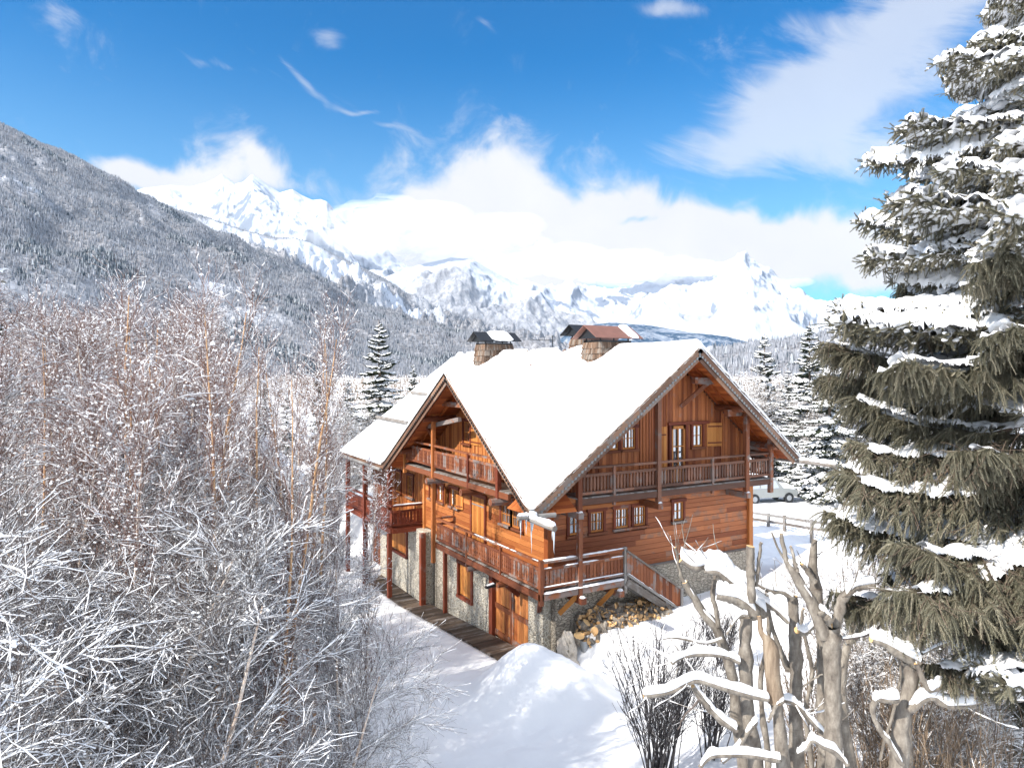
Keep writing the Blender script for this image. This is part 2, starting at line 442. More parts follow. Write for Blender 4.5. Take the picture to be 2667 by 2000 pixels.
def bark(name, c1, c2, c3, sc=9, bs=.6, st=.35, ring=.6):
    m, N, p = mat(name); oc = N.new('ShaderNodeTexCoord').outputs['Object']
    n = N.noise(N.scl(oc, (1, 1, st)), sc, 6, .65); n2 = N.noise(N.scl(oc, (.5, .5, 3)), sc * .8, 3)
    c = N.ramp(n, [(.3, c1), (.52, c2), (.72, c3)])
    c = N.mix(N.m('MULTIPLY', N.sstep(n2, .60, .68), ring), c, tuple(x * .35 for x in c1))
    N.l.new(c, p.inputs['Base Color']); p.inputs['Roughness'].default_value = .85
    bump(N, p, n, bs, .02)
    return m
M['bark'] = bark('grey_brown_bark', (.085, .07, .058), (.205, .18, .15), (.35, .32, .275), 8, 1.0, .5, .18)
M['rot'] = bark('stripped_decayed_wood', (.10, .07, .05), (.24, .18, .125), (.38, .31, .23), 10, 1.0, .15, .1)
M['birch'] = bark('birch_bark', (.42, .26, .17), (.66, .56, .48), (.74, .68, .62), 5, .3, 1.5)
M['orange'] = bark('orange_birch_bark', (.40, .20, .09), (.58, .36, .20), (.66, .50, .36), 6, .3, 1.0)
M['conbark'] = bark('spruce_bark', (.06, .04, .03), (.12, .085, .06), (.2, .15, .11), 9, .8)
M['cut'] = plain('fresh_cut_wood', (.66, .43, .20), .8, 0, .3, 30)


def twig_mat(name, a, b_):
    m, N, p = mat(name); at_ = N.new('ShaderNodeAttribute', attribute_name='tint').outputs['Fac']
    rn = N.new('ShaderNodeObjectInfo').outputs['Random']
    N.l.new(N.mix(N.m('ADD', N.m('MULTIPLY', at_, .7), N.m('MULTIPLY', rn, .3)), a, b_), p.inputs['Base Color']); p.inputs['Roughness'].default_value = .7
    return m
M['twig'] = twig_mat('birch_twigs', (.065, .036, .032), (.26, .15, .115))
M['darktwig'] = twig_mat('dark_twigs', (.05, .042, .043), (.15, .12, .105))
M['shrubtwig'] = twig_mat('shrub_stems', (.018, .018, .022), (.055, .048, .05))
M['brushtwig'] = twig_mat('brown_twigs', (.07, .05, .035), (.30, .22, .15))


def needle_mat(name, a, b_, c_):
    m, N, p = mat(name); at_ = N.new('ShaderNodeAttribute', attribute_name='tint').outputs['Fac']
    g = N.new('ShaderNodeNewGeometry').outputs['Position']
    c = N.ramp(N.m('ADD', N.m('MULTIPLY', at_, .6), N.m('MULTIPLY', N.noise(g, 1.2, 3), .5)), [(.15, a), (.55, b_), (.95, c_)])
    N.l.new(c, p.inputs['Base Color']); p.inputs['Roughness'].default_value = .6
    p.inputs['Specular IOR Level'].default_value = .3
    return m
M['needle'] = needle_mat('spruce_needles', (.085, .088, .062), (.20, .19, .135), (.34, .30, .225))
M['needlefar'] = needle_mat('far_conifer_needles', (.018, .028, .018), (.045, .058, .035), (.085, .09, .055))
# ================================================================== ground
def ground_z(x, y):
    x = np.asarray(x, float); y = np.asarray(y, float)
    side = sm(x + .12 * (np.minimum(y, 0) + .5), -.15, 1.3)                          # raised garden on the stairs side
    left = -.075 * np.clip(y, 0, 11)
    right = 1.05 + .06 * np.clip(x, 0, 6) - .55 * sm(x + .4 * y, 13, 20)
    z = left * (1 - side) + right * side
    z = z * (1 - side * (1 - sm(y, -11, -3.0)) * .9)
    far = np.hypot(x, y)
    z = np.where(far > 18, z, z)
    z += 1.55 * np.exp(-(((x + 2.2) / 1.5) ** 2 + ((y + 1.9) / 1.2) ** 2))
    z += .75 * np.exp(-(((x + 1.2) / 1.4) ** 2 + ((y + 3.2) / 1.1) ** 2))
    z += 1.7 * np.exp(-(((x - 13.2) / 2.6) ** 2 + ((y + 2.2) / 1.8) ** 2)) + 1.0 * np.exp(-(((x - 9.5) / 3.0) ** 2 + ((y + 3.2) / 1.6) ** 2))
    lump = hnoise(x, y, 1.1, 3, 4) * .12 + hnoise(x, y, 4.5, 5, 3) * .14
    near_wall = sm(np.maximum(np.abs(x + .7) - .8, 0) + np.where((y > -1.2) & (y < 16.5), 0, 3), .0, 1.2)
    z += lump * near_wall
    z += .10 * np.clip(hnoise(x, y, .55, 41, 3), -.2, 1) * np.exp(-(((x + 1.5) / 4.5) ** 2 + ((y + 4.2) / 2.6) ** 2))
    z += hnoise(x, y, 60, 8, 3) * 3.0 * sm(far, 70, 200) + np.abs(hnoise(x, y, .45, 21, 3)) * .06 * near_wall
    z -= .35 * ((x > -1.46) & (x < .2) & (y > -.9) & (y < 16.4)) * 1.0   # dug out under the boardwalk
    return z


def axis(lo, hi, c0, c1, fine):
    mid = np.arange(c0, c1 + fine / 2, fine)
    def out(d):
        r = []; s = fine; p = 0
        while p < d: s *= 1.13; p += s; r.append(p)
        return np.array(r)
    return np.concatenate([(c0 - out(c0 - lo))[::-1], mid, c1 + out(hi - c1)])


gx = axis(-16000, 16000, -18, 22, .16); gy = axis(-6000, 24000, -13, 24, .16)
X, Y = np.meshgrid(gx, gy, indexing='ij')
g = MB(); g.grid(np.stack([X, Y, ground_z(X, Y)], -1))
go = g.build('snow_ground', M['snow'], smooth=True); tag(go, kind='structure')


def gz(x, y): return float(ground_z(np.array([x]), np.array([y]))[0])

# ================================================================== mountains
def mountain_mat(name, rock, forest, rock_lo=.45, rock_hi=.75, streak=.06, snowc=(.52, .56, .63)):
    m, N, p = mat(name); g = N.new('ShaderNodeNewGeometry'); pos = g.outputs['Position']
    at_ = N.new('ShaderNodeAttribute', attribute_name='forest').outputs['Fac']
    nz = N.sep(g.outputs['Normal'])[2]
    n = N.noise(pos, .006, 8, .68)
    n3 = N.noise(N.scl(pos, (1, 1, .22)), .02, 6, .7)
    rk = N.sstep(N.m('ADD', N.m('SUBTRACT', 1, nz), N.m('MULTIPLY', N.m('SUBTRACT', N.m('ADD', N.m('MULTIPLY', n, .5), N.m('MULTIPLY', n3, .5)), .5), 1.1)), rock_lo, rock_hi)
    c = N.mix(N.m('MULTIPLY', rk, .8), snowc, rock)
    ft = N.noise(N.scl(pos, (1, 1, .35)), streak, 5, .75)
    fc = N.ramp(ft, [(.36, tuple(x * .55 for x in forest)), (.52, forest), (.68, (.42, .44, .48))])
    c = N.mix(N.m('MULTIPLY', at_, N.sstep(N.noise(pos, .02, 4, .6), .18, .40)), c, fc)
    N.l.new(c, p.inputs['Base Color']); p.inputs['Roughness'].default_value = .9; p.inputs['Specular IOR Level'].default_value = .1
    return m


def layer(name, pts, dc, db, zb, prof, amp, nsc, m, forest=None, rows=110, cols=520, crest=.10, seed=1, ridged=True, gully=0):
    pts = np.array(pts, float); px = np.linspace(pts[0, 0], pts[-1, 0], cols)
    cy_ = np.interp(px, pts[:, 0], pts[:, 1])
    t = (px - 1333) / FOC; Dc = np.interp(px, [pts[0, 0], pts[-1, 0]], dc); Db = np.interp(px, [pts[0, 0], pts[-1, 0]], db)
    zc = CAM[2] + (968 - cy_) / FOC * Dc
    s = np.linspace(0, 1, rows)
    D = Db[:, None] + (Dc - Db)[:, None] * s[None]
    Z = zb + (zc[:, None] - zb) * s[None] ** prof
    bk = np.array([1.02, 1.08, 1.2]); D = np.hstack([D, Dc[:, None] * bk]); Z = np.hstack([Z, zb + (zc[:, None] - zb) * np.array([.96, .8, .4])])
    xy = CAM[None, None, :2] + D[..., None] * (FW[None, None, :2] + t[:, None, None] * RT[None, None, :2])
    ss = np.hstack([s, [.98, .9, .6]])[None]
    env = np.clip(np.sin(np.pi * np.clip(ss, 0, 1)) ** .8, crest, 1) * np.clip(ss * 6, 0, 1)
    nz = hnoise(xy[..., 0], xy[..., 1], nsc, seed, 7, .52, ridged)
    Z = Z + amp * env * nz
    if gully:
        gg = hnoise(t[:, None] * 4000 + 40 * hnoise(xy[..., 0], xy[..., 1], 300, seed + 3, 3), ss * 300, 70, seed + 9, 3, .5, True)
        Z = Z - gully * np.clip(gg, 0, 1) * np.sin(np.pi * np.clip(ss, 0, 1))
    P = np.concatenate([xy, Z[..., None]], -1)
    b = MB(); b.grid(P); o = b.build(name, m, smooth=True); tag(o, kind='structure')
    fv = np.zeros(P.shape[:2]) if forest is None else forest(px[:, None], np.broadcast_to(ss, P.shape[:2]), P)
    a = o.data.attributes.new('forest', 'FLOAT', 'POINT'); a.data.foreach_set('value', fv.astype(np.float32).ravel())
    return P, px, fv


MM = {}
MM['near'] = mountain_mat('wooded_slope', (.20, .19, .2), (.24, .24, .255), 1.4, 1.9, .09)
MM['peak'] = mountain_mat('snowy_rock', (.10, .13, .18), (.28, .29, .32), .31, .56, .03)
MM['blue'] = mountain_mat('haze_blue_wooded_slope', (.10, .13, .17), (.055, .10, .165), 1.4, 1.9, .02)  # blue of haze and shade is put into this forest colour
bare = lambda cx, cs, w, h: (lambda px, s: np.exp(-(((px - cx) / w) ** 2 + ((s - cs) / h) ** 2)))


def f1(px, s, P):
    n = hnoise(P[..., 0], P[..., 1], 260, 31, 4)
    f = np.clip(1.15 - 1.5 * np.clip(n - .15, 0, 1), 0, 1)
    f = f - 1.2 * bare(50, .42, 75, .05)(px, s) - .8 * bare(640, .55, 40, .02)(px, s) - .9 * bare(560, .25, 60, .04)(px, s)
    return np.clip(f, 0, 1)
L1 = layer('hillside', [(-900, -120), (-400, 110), (0, 322), (60, 352), (108, 380), (217, 424), (304, 467), (358, 505), (412, 532), (488, 575), (570, 619), (624, 640),
     (705, 678), (760, 705), (846, 738), (890, 792), (922, 814), (993, 836), (1085, 874), (1193, 909), (1300, 935), (1420, 950)],
     (1900, 2700), (620, 1200), -4, .93, 95, 420, MM['near'], f1, seed=4, crest=.04)


def f2(px, s, P):
    n = hnoise(P[..., 0], P[..., 1], 380, 44, 4)
    f = np.clip(1.0 - 1.3 * np.clip(n, 0, 1), 0, 1)
    f = f - 1.6 * bare(620, .90, 95, .07)(px, s) - 1.9 * bare(840, .80, 115, .13)(px, s) - 1.0 * bare(760, .86, 60, .1)(px, s) - 1.3 * bare(1050, .62, 90, .05)(px, s)
    return np.clip(f, 0, 1)
L2 = layer('hillside', [(100, 400), (304, 500), (407, 536), (456, 546), (515, 560), (586, 584), (640, 601), (705, 617), (770, 622), (814, 636), (868, 662), (949, 700), (1004, 727),
     (1058, 765), (1112, 795), (1193, 828), (1260, 850), (1330, 878), (1450, 905), (1600, 930)],
     (4200, 4600), (2200, 2400), -10, 1.0, 150, 500, MM['near'], f2, seed=12, crest=.02, gully=60)
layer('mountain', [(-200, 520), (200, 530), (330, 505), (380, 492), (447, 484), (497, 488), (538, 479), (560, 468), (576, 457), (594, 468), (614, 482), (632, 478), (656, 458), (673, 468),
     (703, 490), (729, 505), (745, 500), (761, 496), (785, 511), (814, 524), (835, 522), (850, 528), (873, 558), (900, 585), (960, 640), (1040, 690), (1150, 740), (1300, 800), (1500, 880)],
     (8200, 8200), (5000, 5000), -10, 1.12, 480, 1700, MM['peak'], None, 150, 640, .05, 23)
f4 = lambda px, s, P: np.clip(sm(.82 - s + .25 * hnoise(P[..., 0], P[..., 1], 600, 51, 4), 0, .2), 0, 1) * .85
layer('mountain', [(820, 760), (960, 740), (1050, 705), (1100, 690), (1175, 672), (1224, 676), (1264, 698), (1314, 722), (1349, 743), (1398, 762), (1438, 793), (1498, 825), (1538, 845), (1600, 885), (1700, 920), (1850, 950)],
     (6400, 6000), (4950, 4700), -10, 1.0, 230, 700, MM['peak'], f4, 110, 420, .05, 33)
layer('mountain', [(1200, 760), (1340, 740), (1448, 773), (1478, 768), (1538, 783), (1597, 788), (1640, 776), (1662, 764), (1700, 768), (1746, 746), (1800, 722), (1846, 706), (1896, 688), (1925, 680), (1940, 671), (1952, 684),
     (1965, 693), (1995, 728), (2045, 778), (2094, 815), (2144, 838), (2300, 850), (2700, 800), (3300, 760)],
     (10500, 10500), (5200, 5200), -10, 1.15, 560, 1900, MM['peak'], None, 150, 640, .05, 43)
f6 = lambda px, s, P: np.full(s.shape, .55) * np.ones_like(px)
layer('mountain', [(1500, 930), (1700, 840), (1760, 800), (1846, 790), (1900, 806), (1945, 823), (2020, 858), (2080, 885), (2200, 905), (2500, 920), (3000, 930)],
     (7600, 7000), (5400, 5200), -10, 1.0, 160, 800, MM['peak'], f6, 90, 360, .05, 53)
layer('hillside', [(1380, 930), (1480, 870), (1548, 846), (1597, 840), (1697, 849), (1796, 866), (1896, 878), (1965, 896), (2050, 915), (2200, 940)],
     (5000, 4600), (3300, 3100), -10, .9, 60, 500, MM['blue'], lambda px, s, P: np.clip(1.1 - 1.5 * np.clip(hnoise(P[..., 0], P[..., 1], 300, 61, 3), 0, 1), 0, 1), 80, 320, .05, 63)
L8 = layer('hillside', [(1560, 950), (1800, 935), (1900, 925), (1980, 915), (2045, 904), (2095, 896), (2200, 882), (2500, 850), (3200, 800)],
     (2100, 1700), (700, 600), -6, .9, 40, 260, MM['near'], lambda px, s, P: np.clip(1.0 - .8 * np.clip(hnoise(P[..., 0], P[..., 1], 200, 71, 3), 0, 1), 0, 1), 80, 300, .05, 73)


# the woods on the slopes: thousands of bare and evergreen trees, one mass per slope
def slope_mat(name, a, b_, c_):
    m, N, p = mat(name); at_ = N.new('ShaderNodeAttribute', attribute_name='tint').outputs['Fac']
    N.l.new(N.ramp(at_, [(0, a), (.5, b_), (1, c_)]), p.inputs['Base Color']); p.inputs['Roughness'].default_value = .9
    return m
M['slopetree'] = slope_mat('bare_slope_trees', (.165, .175, .20), (.25, .265, .295), (.39, .41, .46))  # frosty grey, with the coolness of a shaded slope put into the colour
M['slopefir'] = slope_mat('slope_evergreens', (.03, .045, .06), (.08, .10, .12), (.5, .53, .56))


def woods(name, L, n, hmin, hmax, p0, p1, s1, fir_band=None, seed=1):
    P, px, fv = L; rg = np.random.default_rng(seed)
    c0 = np.searchsorted(px, p0); c1 = np.searchsorted(px, p1) - 2; r1 = int(P.shape[1] * s1) - 4
    w = 0
    ci = rg.random(n * 2) * (c1 - c0) + c0; ri = rg.random(n * 2) ** .8 * r1
    i = ci.astype(int); j = ri.astype(int); fi = (ci - i)[:, None]; fj = (ri - j)[:, None]
    Q = (P[i, j] * (1 - fi) + P[i + 1, j] * fi) * (1 - fj) + (P[i, j + 1] * (1 - fi) + P[i + 1, j + 1] * fi) * fj
    ok = rg.random(len(Q)) < fv[i, j] * .9 + .03
    Q = Q[ok][:n]; i = i[ok][:n]; j = j[ok][:n]; k = len(Q)
    h = hmin + (hmax - hmin) * rg.random(k) ** 1.3
    fir = rg.random(k) < (.04 if fir_band is None else fir_band(px[i], j / P.shape[1], Q))
    for sel, mt, rr in ((~fir, M['slopetree'], .115), (fir, M['slopefir'], .20)):
        q = Q[sel]; hh = h[sel]; m_ = len(q); kk = 4
        if not m_: continue
        r = hh * rr * (.6 + .8 * rg.random(m_)); th = rg.random(m_)[:, None] * 6 + np.arange(kk)[None] * 2 * math.pi / kk
        ring = np.stack([np.cos(th) * r[:, None], np.sin(th) * r[:, None], np.broadcast_to((hh * .12)[:, None], th.shape)], -1) + q[:, None]
        top = q + np.stack([rg.normal(0, .3, m_), rg.normal(0, .3, m_), hh], -1); bot = q - [0, 0, 1]
        V = np.concatenate([ring, top[:, None], bot[:, None]], 1)
        f = np.array([(a, (a + 1) % kk, kk) for a in range(kk)] + [((a + 1) % kk, a, kk + 1) for a in range(kk)])
        F = f[None] + (np.arange(m_) * (kk + 2))[:, None, None]
        tn = np.clip(np.repeat(rg.random(m_), 2 * kk) * .75 + rg.random(m_ * 2 * kk) * .4 - .05, 0, 1)
        b = MB(); b.add(V.reshape(-1, 3), F.reshape(-1, 3), tint=tn)
        o = b.build('evergreen_wood' if mt is M['slopefir'] else 'bare_wood', mt); tag(o, kind='stuff')


band = lambda px, s, Q: .03 + .8 * (hnoise(Q[:, 0], Q[:, 1], 170, 81, 3) > .22)
woods('w', L1, 85000, 6, 11, -30, 1300, 1.0, band, 5)
woods('w', L2, 30000, 9, 17, 300, 1400, 1.0, None, 6)
woods('w', L8, 12000, 7, 14, 1850, 2760, 1.0, None, 7)
# ================================================================== chalet
EX, GY = -1.73, -1.60                   # eave / verge planes on the two visible sides
ZE, ZR, XR = 5.80, 11.32, 5.80          # eave height, main ridge height and position
XE, ZRE = 11.42, 6.85                   # right eave
YB = 19.6                               # rear verge
YA, ZA = 5.04, 10.38                    # cross gable ridge
YA1, YA2 = -1.60, 12.40
MA1 = (ZA - ZE) / (YA - YA1); MA2 = (ZA - ZE) / (YA2 - YA); ML = (ZR - ZE) / (XR - EX); MR = (ZR - ZRE) / (XE - XR)
roof_main = lambda x: np.where(x < XR, ZE + (x - EX) * ML, ZR - (x - XR) * MR)
roof_a = lambda y: np.where(y < YA, ZA - (YA - y) * MA1, ZA - (y - YA) * MA2)
SL = .26                                # roof slab thickness (vertical)

chalet = thing('chalet', 'large wooden chalet with snow covered gable roofs on a stone base', 'chalet', (0, 0, 0))


def cut_intervals(lo, hi, holes):
    iv = [(lo, hi)]
    for a, b_ in holes:
        nv = []
        for l, h in iv:
            if b_ <= l or a >= h: nv.append((l, h)); continue
            if a > l: nv.append((l, a))
            if b_ < h: nv.append((b_, h))
        iv = nv
    return [(l, h) for l, h in iv if h - l > .03]


def P3(face, u, d, z):
    """point on facade: face A is the plane x=0 (u=y), face B is y=0 (u=x); d = distance outwards"""
    return np.array([-d, u, z]) if face == 'A' else np.array([u, -d, z])
OUT = {'A': np.array([-1., 0, 0]), 'B': np.array([0, -1., 0])}


def cladding_h(face, u0, u1, z0, z1, holes, m, d0=0.0, name='plank_cladding', split=3.2):
    b = MB(); z = z0
    while z < z1 - .02:
        h = min(.17 + RNG.random() * .05, z1 - z)
        hs = [(a, b_) for a, b_, c, e in holes if c < z + h * .6 and e > z + h * .4]
        for l, hh in cut_intervals(u0, u1, hs):
            p = l
            while p < hh - .01:
                q = min(hh, p + split * (.6 + .8 * RNG.random()))
                if hh - q < .5: q = hh
                t = .035 + RNG.random() * .02
                b.beam(P3(face, p + .003, d0 + t / 2, z + h / 2), P3(face, q - .003, d0 + t / 2, z + h / 2), t, h - .012, (0, 0, 1))
                p = q
        z += h
    return b.build(name, m, chalet)


def cladding_v(face, u0, u1, z0, top, holes, m, d0=0.0, name='board_cladding', w0=.13):
    b = MB(); u = u0
    while u < u1 - .02:
        w = min(w0 + RNG.random() * .05, u1 - u); c = u + w / 2
        zt = float(min(top(u), top(u + w)))
        hs = [(cc, e) for a, b_, cc, e in holes if a < c < b_]
        for l, h in cut_intervals(z0, zt, hs):
            t = .03 + RNG.random() * .02
            b.beam(P3(face, c, d0 + t / 2, l), P3(face, c, d0 + t / 2, h), t, w - .008, np.cross(OUT[face], (0, 0, 1)))
        if RNG.random() < .55 and not hs:
            b.beam(P3(face, u, d0 + .055, z0), P3(face, u, d0 + .055, zt), .03, .045, np.cross(OUT[face], (0, 0, 1)))
        u += w
    return b.build(name, m, chalet)


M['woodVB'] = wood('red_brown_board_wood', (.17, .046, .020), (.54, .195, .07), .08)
# core walls behind the boards
core = MB()
core.box((.05, .05, -1.2), (10.15, 19.0, 5.85), mat=0)
core.poly([(.05, .06, 5.85), (10.15, .06, 5.85), (10.15, .06, float(roof_main(10.15)) - SL), (XR, .06, ZR - SL - .02), (.05, .06, float(roof_main(.05)) - SL)], (0, .1, 0))
core.poly([(.06, .05, 5.85), (.06, 11.1, 5.85), (.06, 11.1, float(roof_a(11.1)) - SL), (.06, YA, ZA - SL - .02), (.06, .05, float(roof_a(.05)) - SL)], (.1, 0, 0))
core.build('inner_wall', wood('inner_wall_wood', (.10, .03, .012), (.2, .07, .03)), chalet)

# window list: face, u0, u1, z0, z1, kind
WA = [('A', 1.80, 2.56, 4.36, 5.14), ('A', 2.66, 3.42, 4.36, 5.14), ('A', 7.42, 8.14, 4.30, 5.10), ('A', 8.98, 9.5, 4.30, 5.05), ('A', 9.95, 10.5, 4.30, 5.05),
      ('A', 6.18, 6.80, 7.28, 8.22)]
WBl = [('B', .82, 1.32, 4.42, 5.18), ('B', 1.78, 2.38, 4.42, 5.18), ('B', 2.95, 3.56, 4.44, 5.2), ('B', 3.84, 4.42, 4.44, 5.2), ('B', 5.90, 6.40, 4.42, 5.18)]
WBu = [('B', 2.55, 3.08, 7.43, 8.22), ('B', 3.27, 3.92, 7.43, 8.24), ('B', 6.94, 7.46, 7.34, 8.24)]
DB = ('B', 5.76, 6.50, 5.98, 8.22)
DA = ('A', 4.85, 5.98, 2.87, 5.06)


def window(w, curtain=False, frame_m=None, mun=(1, 1), sill=True):
    f, u0, u1, z0, z1 = w; fm = frame_m or M['frame']; o = OUT[f]; sx = np.cross(o, (0, 0, 1))
    fr = MB(); t = .09
    for a, b_ in (((u0 - .05, z0), (u0 - .05, z1)), ((u1 + .05, z0), (u1 + .05, z1))):
        fr.beam(P3(f, a[0], .045, a[1] - .1), P3(f, b_[0], .045, b_[1] + .1), .10, t + .02, sx)
    fr.beam(P3(f, u0 - .16, .05, z1 + .06), P3(f, u1 + .16, .05, z1 + .06), .13, .13, (0, 0, 1))
    wo = fr.build('window', M['woodred'], chalet)
    sh = MB(); s = .045
    for a in (u0 + .02, u1 - .02): sh.beam(P3(f, a, .03, z0), P3(f, a, .03, z1), .05, s + .02, sx)
    for z in (z0 + .03, z1 - .03): sh.beam(P3(f, u0, .032, z), P3(f, u1, .032, z), .05, s + .02, (0, 0, 1))
    c = (u0 + u1) / 2; sh.beam(P3(f, c, .03, z0), P3(f, c, .03, z1), .045, .04, sx)
    for k in range(1, mun[1] + 1):
        z = z0 + (z1 - z0) * k / (mun[1] + 1); sh.beam(P3(f, u0, .03, z), P3(f, u1, .03, z), .03, .026, (0, 0, 1))
    for q in ((u0 * .75 + u1 * .25), (u0 * .25 + u1 * .75)) if u1 - u0 > .55 else ():
        sh.beam(P3(f, q, .028, z0), P3(f, q, .028, z1), .025, .02, sx)
    so_ = sh.build('frame', fm, wo)
    gl = MB(); gl.poly([P3(f, u0, .006, z0), P3(f, u1, .006, z0), P3(f, u1, .006, z1), P3(f, u0, .006, z1)], -o * .004); gl.build('pane', M['glass'], wo)
    if curtain:
        cu = MB(); k = 16
        for side in (0, 1):
            e0, e1 = (u0 + .04, u0 + .04 + (u1 - u0) * .28) if side == 0 else (u1 - .04 - (u1 - u0) * .22, u1 - .04)
            n = 7; us = np.linspace(e0, e1, n); pts = np.array([[P3(f, u, .009 + .006 * (i % 2), z) for z in (z0 + .05, z1 - .05)] for i, u in enumerate(us)])
            cu.grid(pts)
        cu.build('curtain', M['chair'], wo)
    if sill:
        si = MB(); si.beam(P3(f, u0 - .14, .07, z0 - .06), P3(f, u1 + .14, .07, z0 - .06), .18, .09, (0, 0, 1)); si.build('sill', M['beam'], wo)
    return wo


for w in WA: window(w, curtain=w[1] > 7.2)
for w in WBl: window(w, mun=(1, 1))
for w in WBu: window(w)


def shutter(name, f, u0, u1, z0, z1, d=.07, label=None, ang=0, hinge=0, m=None):
    """board shutter; ang swings it outwards about its hinge edge"""
    b = MB(); n = max(2, int((u1 - u0) / .13)); hu = u0 if hinge == 0 else u1
    ca, sa = math.cos(R_(ang)), math.sin(R_(ang))
    def pt(u, z, dd=0): 
        r = u - hu; return P3(f, hu + r * ca, d + abs(r) * sa + dd, z)
    for i in range(n):
        a = u0 + (u1 - u0) * (i + .5) / n; wv_ = (u1 - u0) / n
        sx = nrm(pt(u1, z0) - pt(u0, z0))
        b.beam(pt(a, z0), pt(a, z1), .035, wv_ - .006, sx)
    o = b.build(name, m or M['shut'], chalet)
    if label: o['label'] = label
    for z in (z0 + (z1 - z0) * .15, z1 - (z1 - z0) * .15):
        h = MB(); h.beam(pt(u0 + .03, z, .028), pt(u1 - .03, z, .028), .012, .05, (0, 0, 1)); h.build('hinge_strap', M['zinc'] if name == 'door' else M['woodred'], o)
    return o


shutter('shutter', 'B', 4.97, 5.50, 6.1, 8.22, .07, 'tall open shutter beside the balcony door')
shutter('shutter', 'B', 7.72, 8.42, 7.32, 8.28, .07, 'bright orange open shutter', 14)
shutter('shutter', 'A', 5.15, 6.05, 7.25, 8.1, .07, 'closed orange shutter under the side gable')
shutter('shutter', 'A', 6.86, 7.3, 4.3, 5.1, .07, None, 20, 0)
shutter('shutter', 'A', 8.2, 8.6, 4.3, 5.1, .07, None, 35, 1)
shutter('shutter', 'A', 9.55, 9.88, 4.3, 5.05, .07, None, 35, 1)
shutter('door', 'A', DA[1], DA[2], DA[3], DA[4], .06, 'closed orange plank door on the lower balcony')
dd = MB()
for u in (DA[1] - .08, DA[2] + .08): dd.beam(P3('A', u, .05, DA[3]), P3('A', u, .05, DA[4] + .1), .12, .14, (0, 1, 0))
dd.beam(P3('A', DA[1] - .2, .06, DA[4] + .1), P3('A', DA[2] + .2, .06, DA[4] + .1), .14, .16); dd.build('door_frame', M['woodred'], chalet)
# balcony door, glazed above a plank panel
do = MB(); f, u0, u1, z0, z1 = DB
for u in (u0 + .05, u1 - .05): do.beam(P3('B', u, .05, z0), P3('B', u, .05, z1), .08, .1, (1, 0, 0))
for z in (z0 + .45, z1 - .06): do.beam(P3('B', u0, .05, z), P3('B', u1, .05, z), .08, .12)
for i in range(5): do.beam(P3('B', u0 + .13 + i * .12, .035, z0), P3('B', u0 + .13 + i * .12, .035, z0 + .4), .04, .11, (1, 0, 0))
do.beam(P3('B', (u0 + u1) / 2, .06, z0 + .45), P3('B', (u0 + u1) / 2, .06, z1), .05, .05, (1, 0, 0))
do.beam(P3('B', u0, .06, 7.4), P3('B', u1, .06, 7.4), .05, .035)
dob = do.build('door', M['frame'], chalet); dob['label'] = 'glazed balcony door with white curtain'
gl = MB(); gl.poly([P3('B', u0, .012, z0 + .4), P3('B', u1, .012, z0 + .4), P3('B', u1, .012, z1), P3('B', u0, .012, z1)], (0, .004, 0)); gl.build('pane', M['glass'], dob)
cu = MB(); cu.grid(np.array([[P3('B', u0 + .12 + i * .035, .02 + .01 * (i % 2), z) for z in (7.42, z1 - .1)] for i in range(5)])); cu.build('curtain', M['chair'], dob)
df = MB()
for u in (u0 - .07, u1 + .07): df.beam(P3('B', u, .06, z0), P3('B', u, .06, z1 + .1), .13, .13, (1, 0, 0))
df.beam(P3('B', u0 - .2, .07, z1 + .1), P3('B', u1 + 1.3, .07, z1 + .1), .14, .12); df.build('door_frame', M['woodred'], chalet)

H = lambda L, p=.10: [(w[1] - p, w[2] + p, w[3] - .1, w[4] + .1) for w in L]
cladding_h('A', 0.02, 11.1, 2.80, 5.75, H(WA[:5]) + H([DA], .05), M['woodA'])
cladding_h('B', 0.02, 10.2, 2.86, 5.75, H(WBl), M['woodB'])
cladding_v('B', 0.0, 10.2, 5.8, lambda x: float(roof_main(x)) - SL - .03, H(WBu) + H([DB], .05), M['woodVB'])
cladding_v('A', 0.0, 11.1, 5.8, lambda y: float(roof_a(y)) - SL - .03, H(WA[5:]), M['woodV'])
for x, y, z0, w in ((-.06, -.06, 2.8, .26), (10.22, -.06, 1.3, .23), (-.03, 11.15, 2.7, .2)):
    cp = MB(); cp.beam((x, y, z0), (x, y, 5.8), w, w, (1, 0, 0)); cp.build('corner_post', M['woodA'], chalet)
# beam bands between the storeys
bb = MB()
for z, h in ((5.72, .20),): bb.beam(P3('B', 0, .10, z), P3('B', 10.2, .10, z), .18, h); bb.beam(P3('A', 0, .10, z), P3('A', 11.1, .10, z), .18, h)
bb.beam(P3('B', .6, .06, 5.38), P3('B', 4.9, .06, 5.36), .1, .14)
bb.build('band_beam', M['woodA'], chalet)
# far wing on the left: deeper wall with dark windows behind posts
cladding_v('A', 11.2, 16.4, 2.6, lambda y: 6.4, [(12.6, 13.5, 3.9, 5.1), (14.3, 15.1, 3.9, 5.1)], M['woodA'], d0=-.9 + .9)
for u in (12.6, 14.3): window(('A', u + .05, u + .8, 3.95, 5.05))

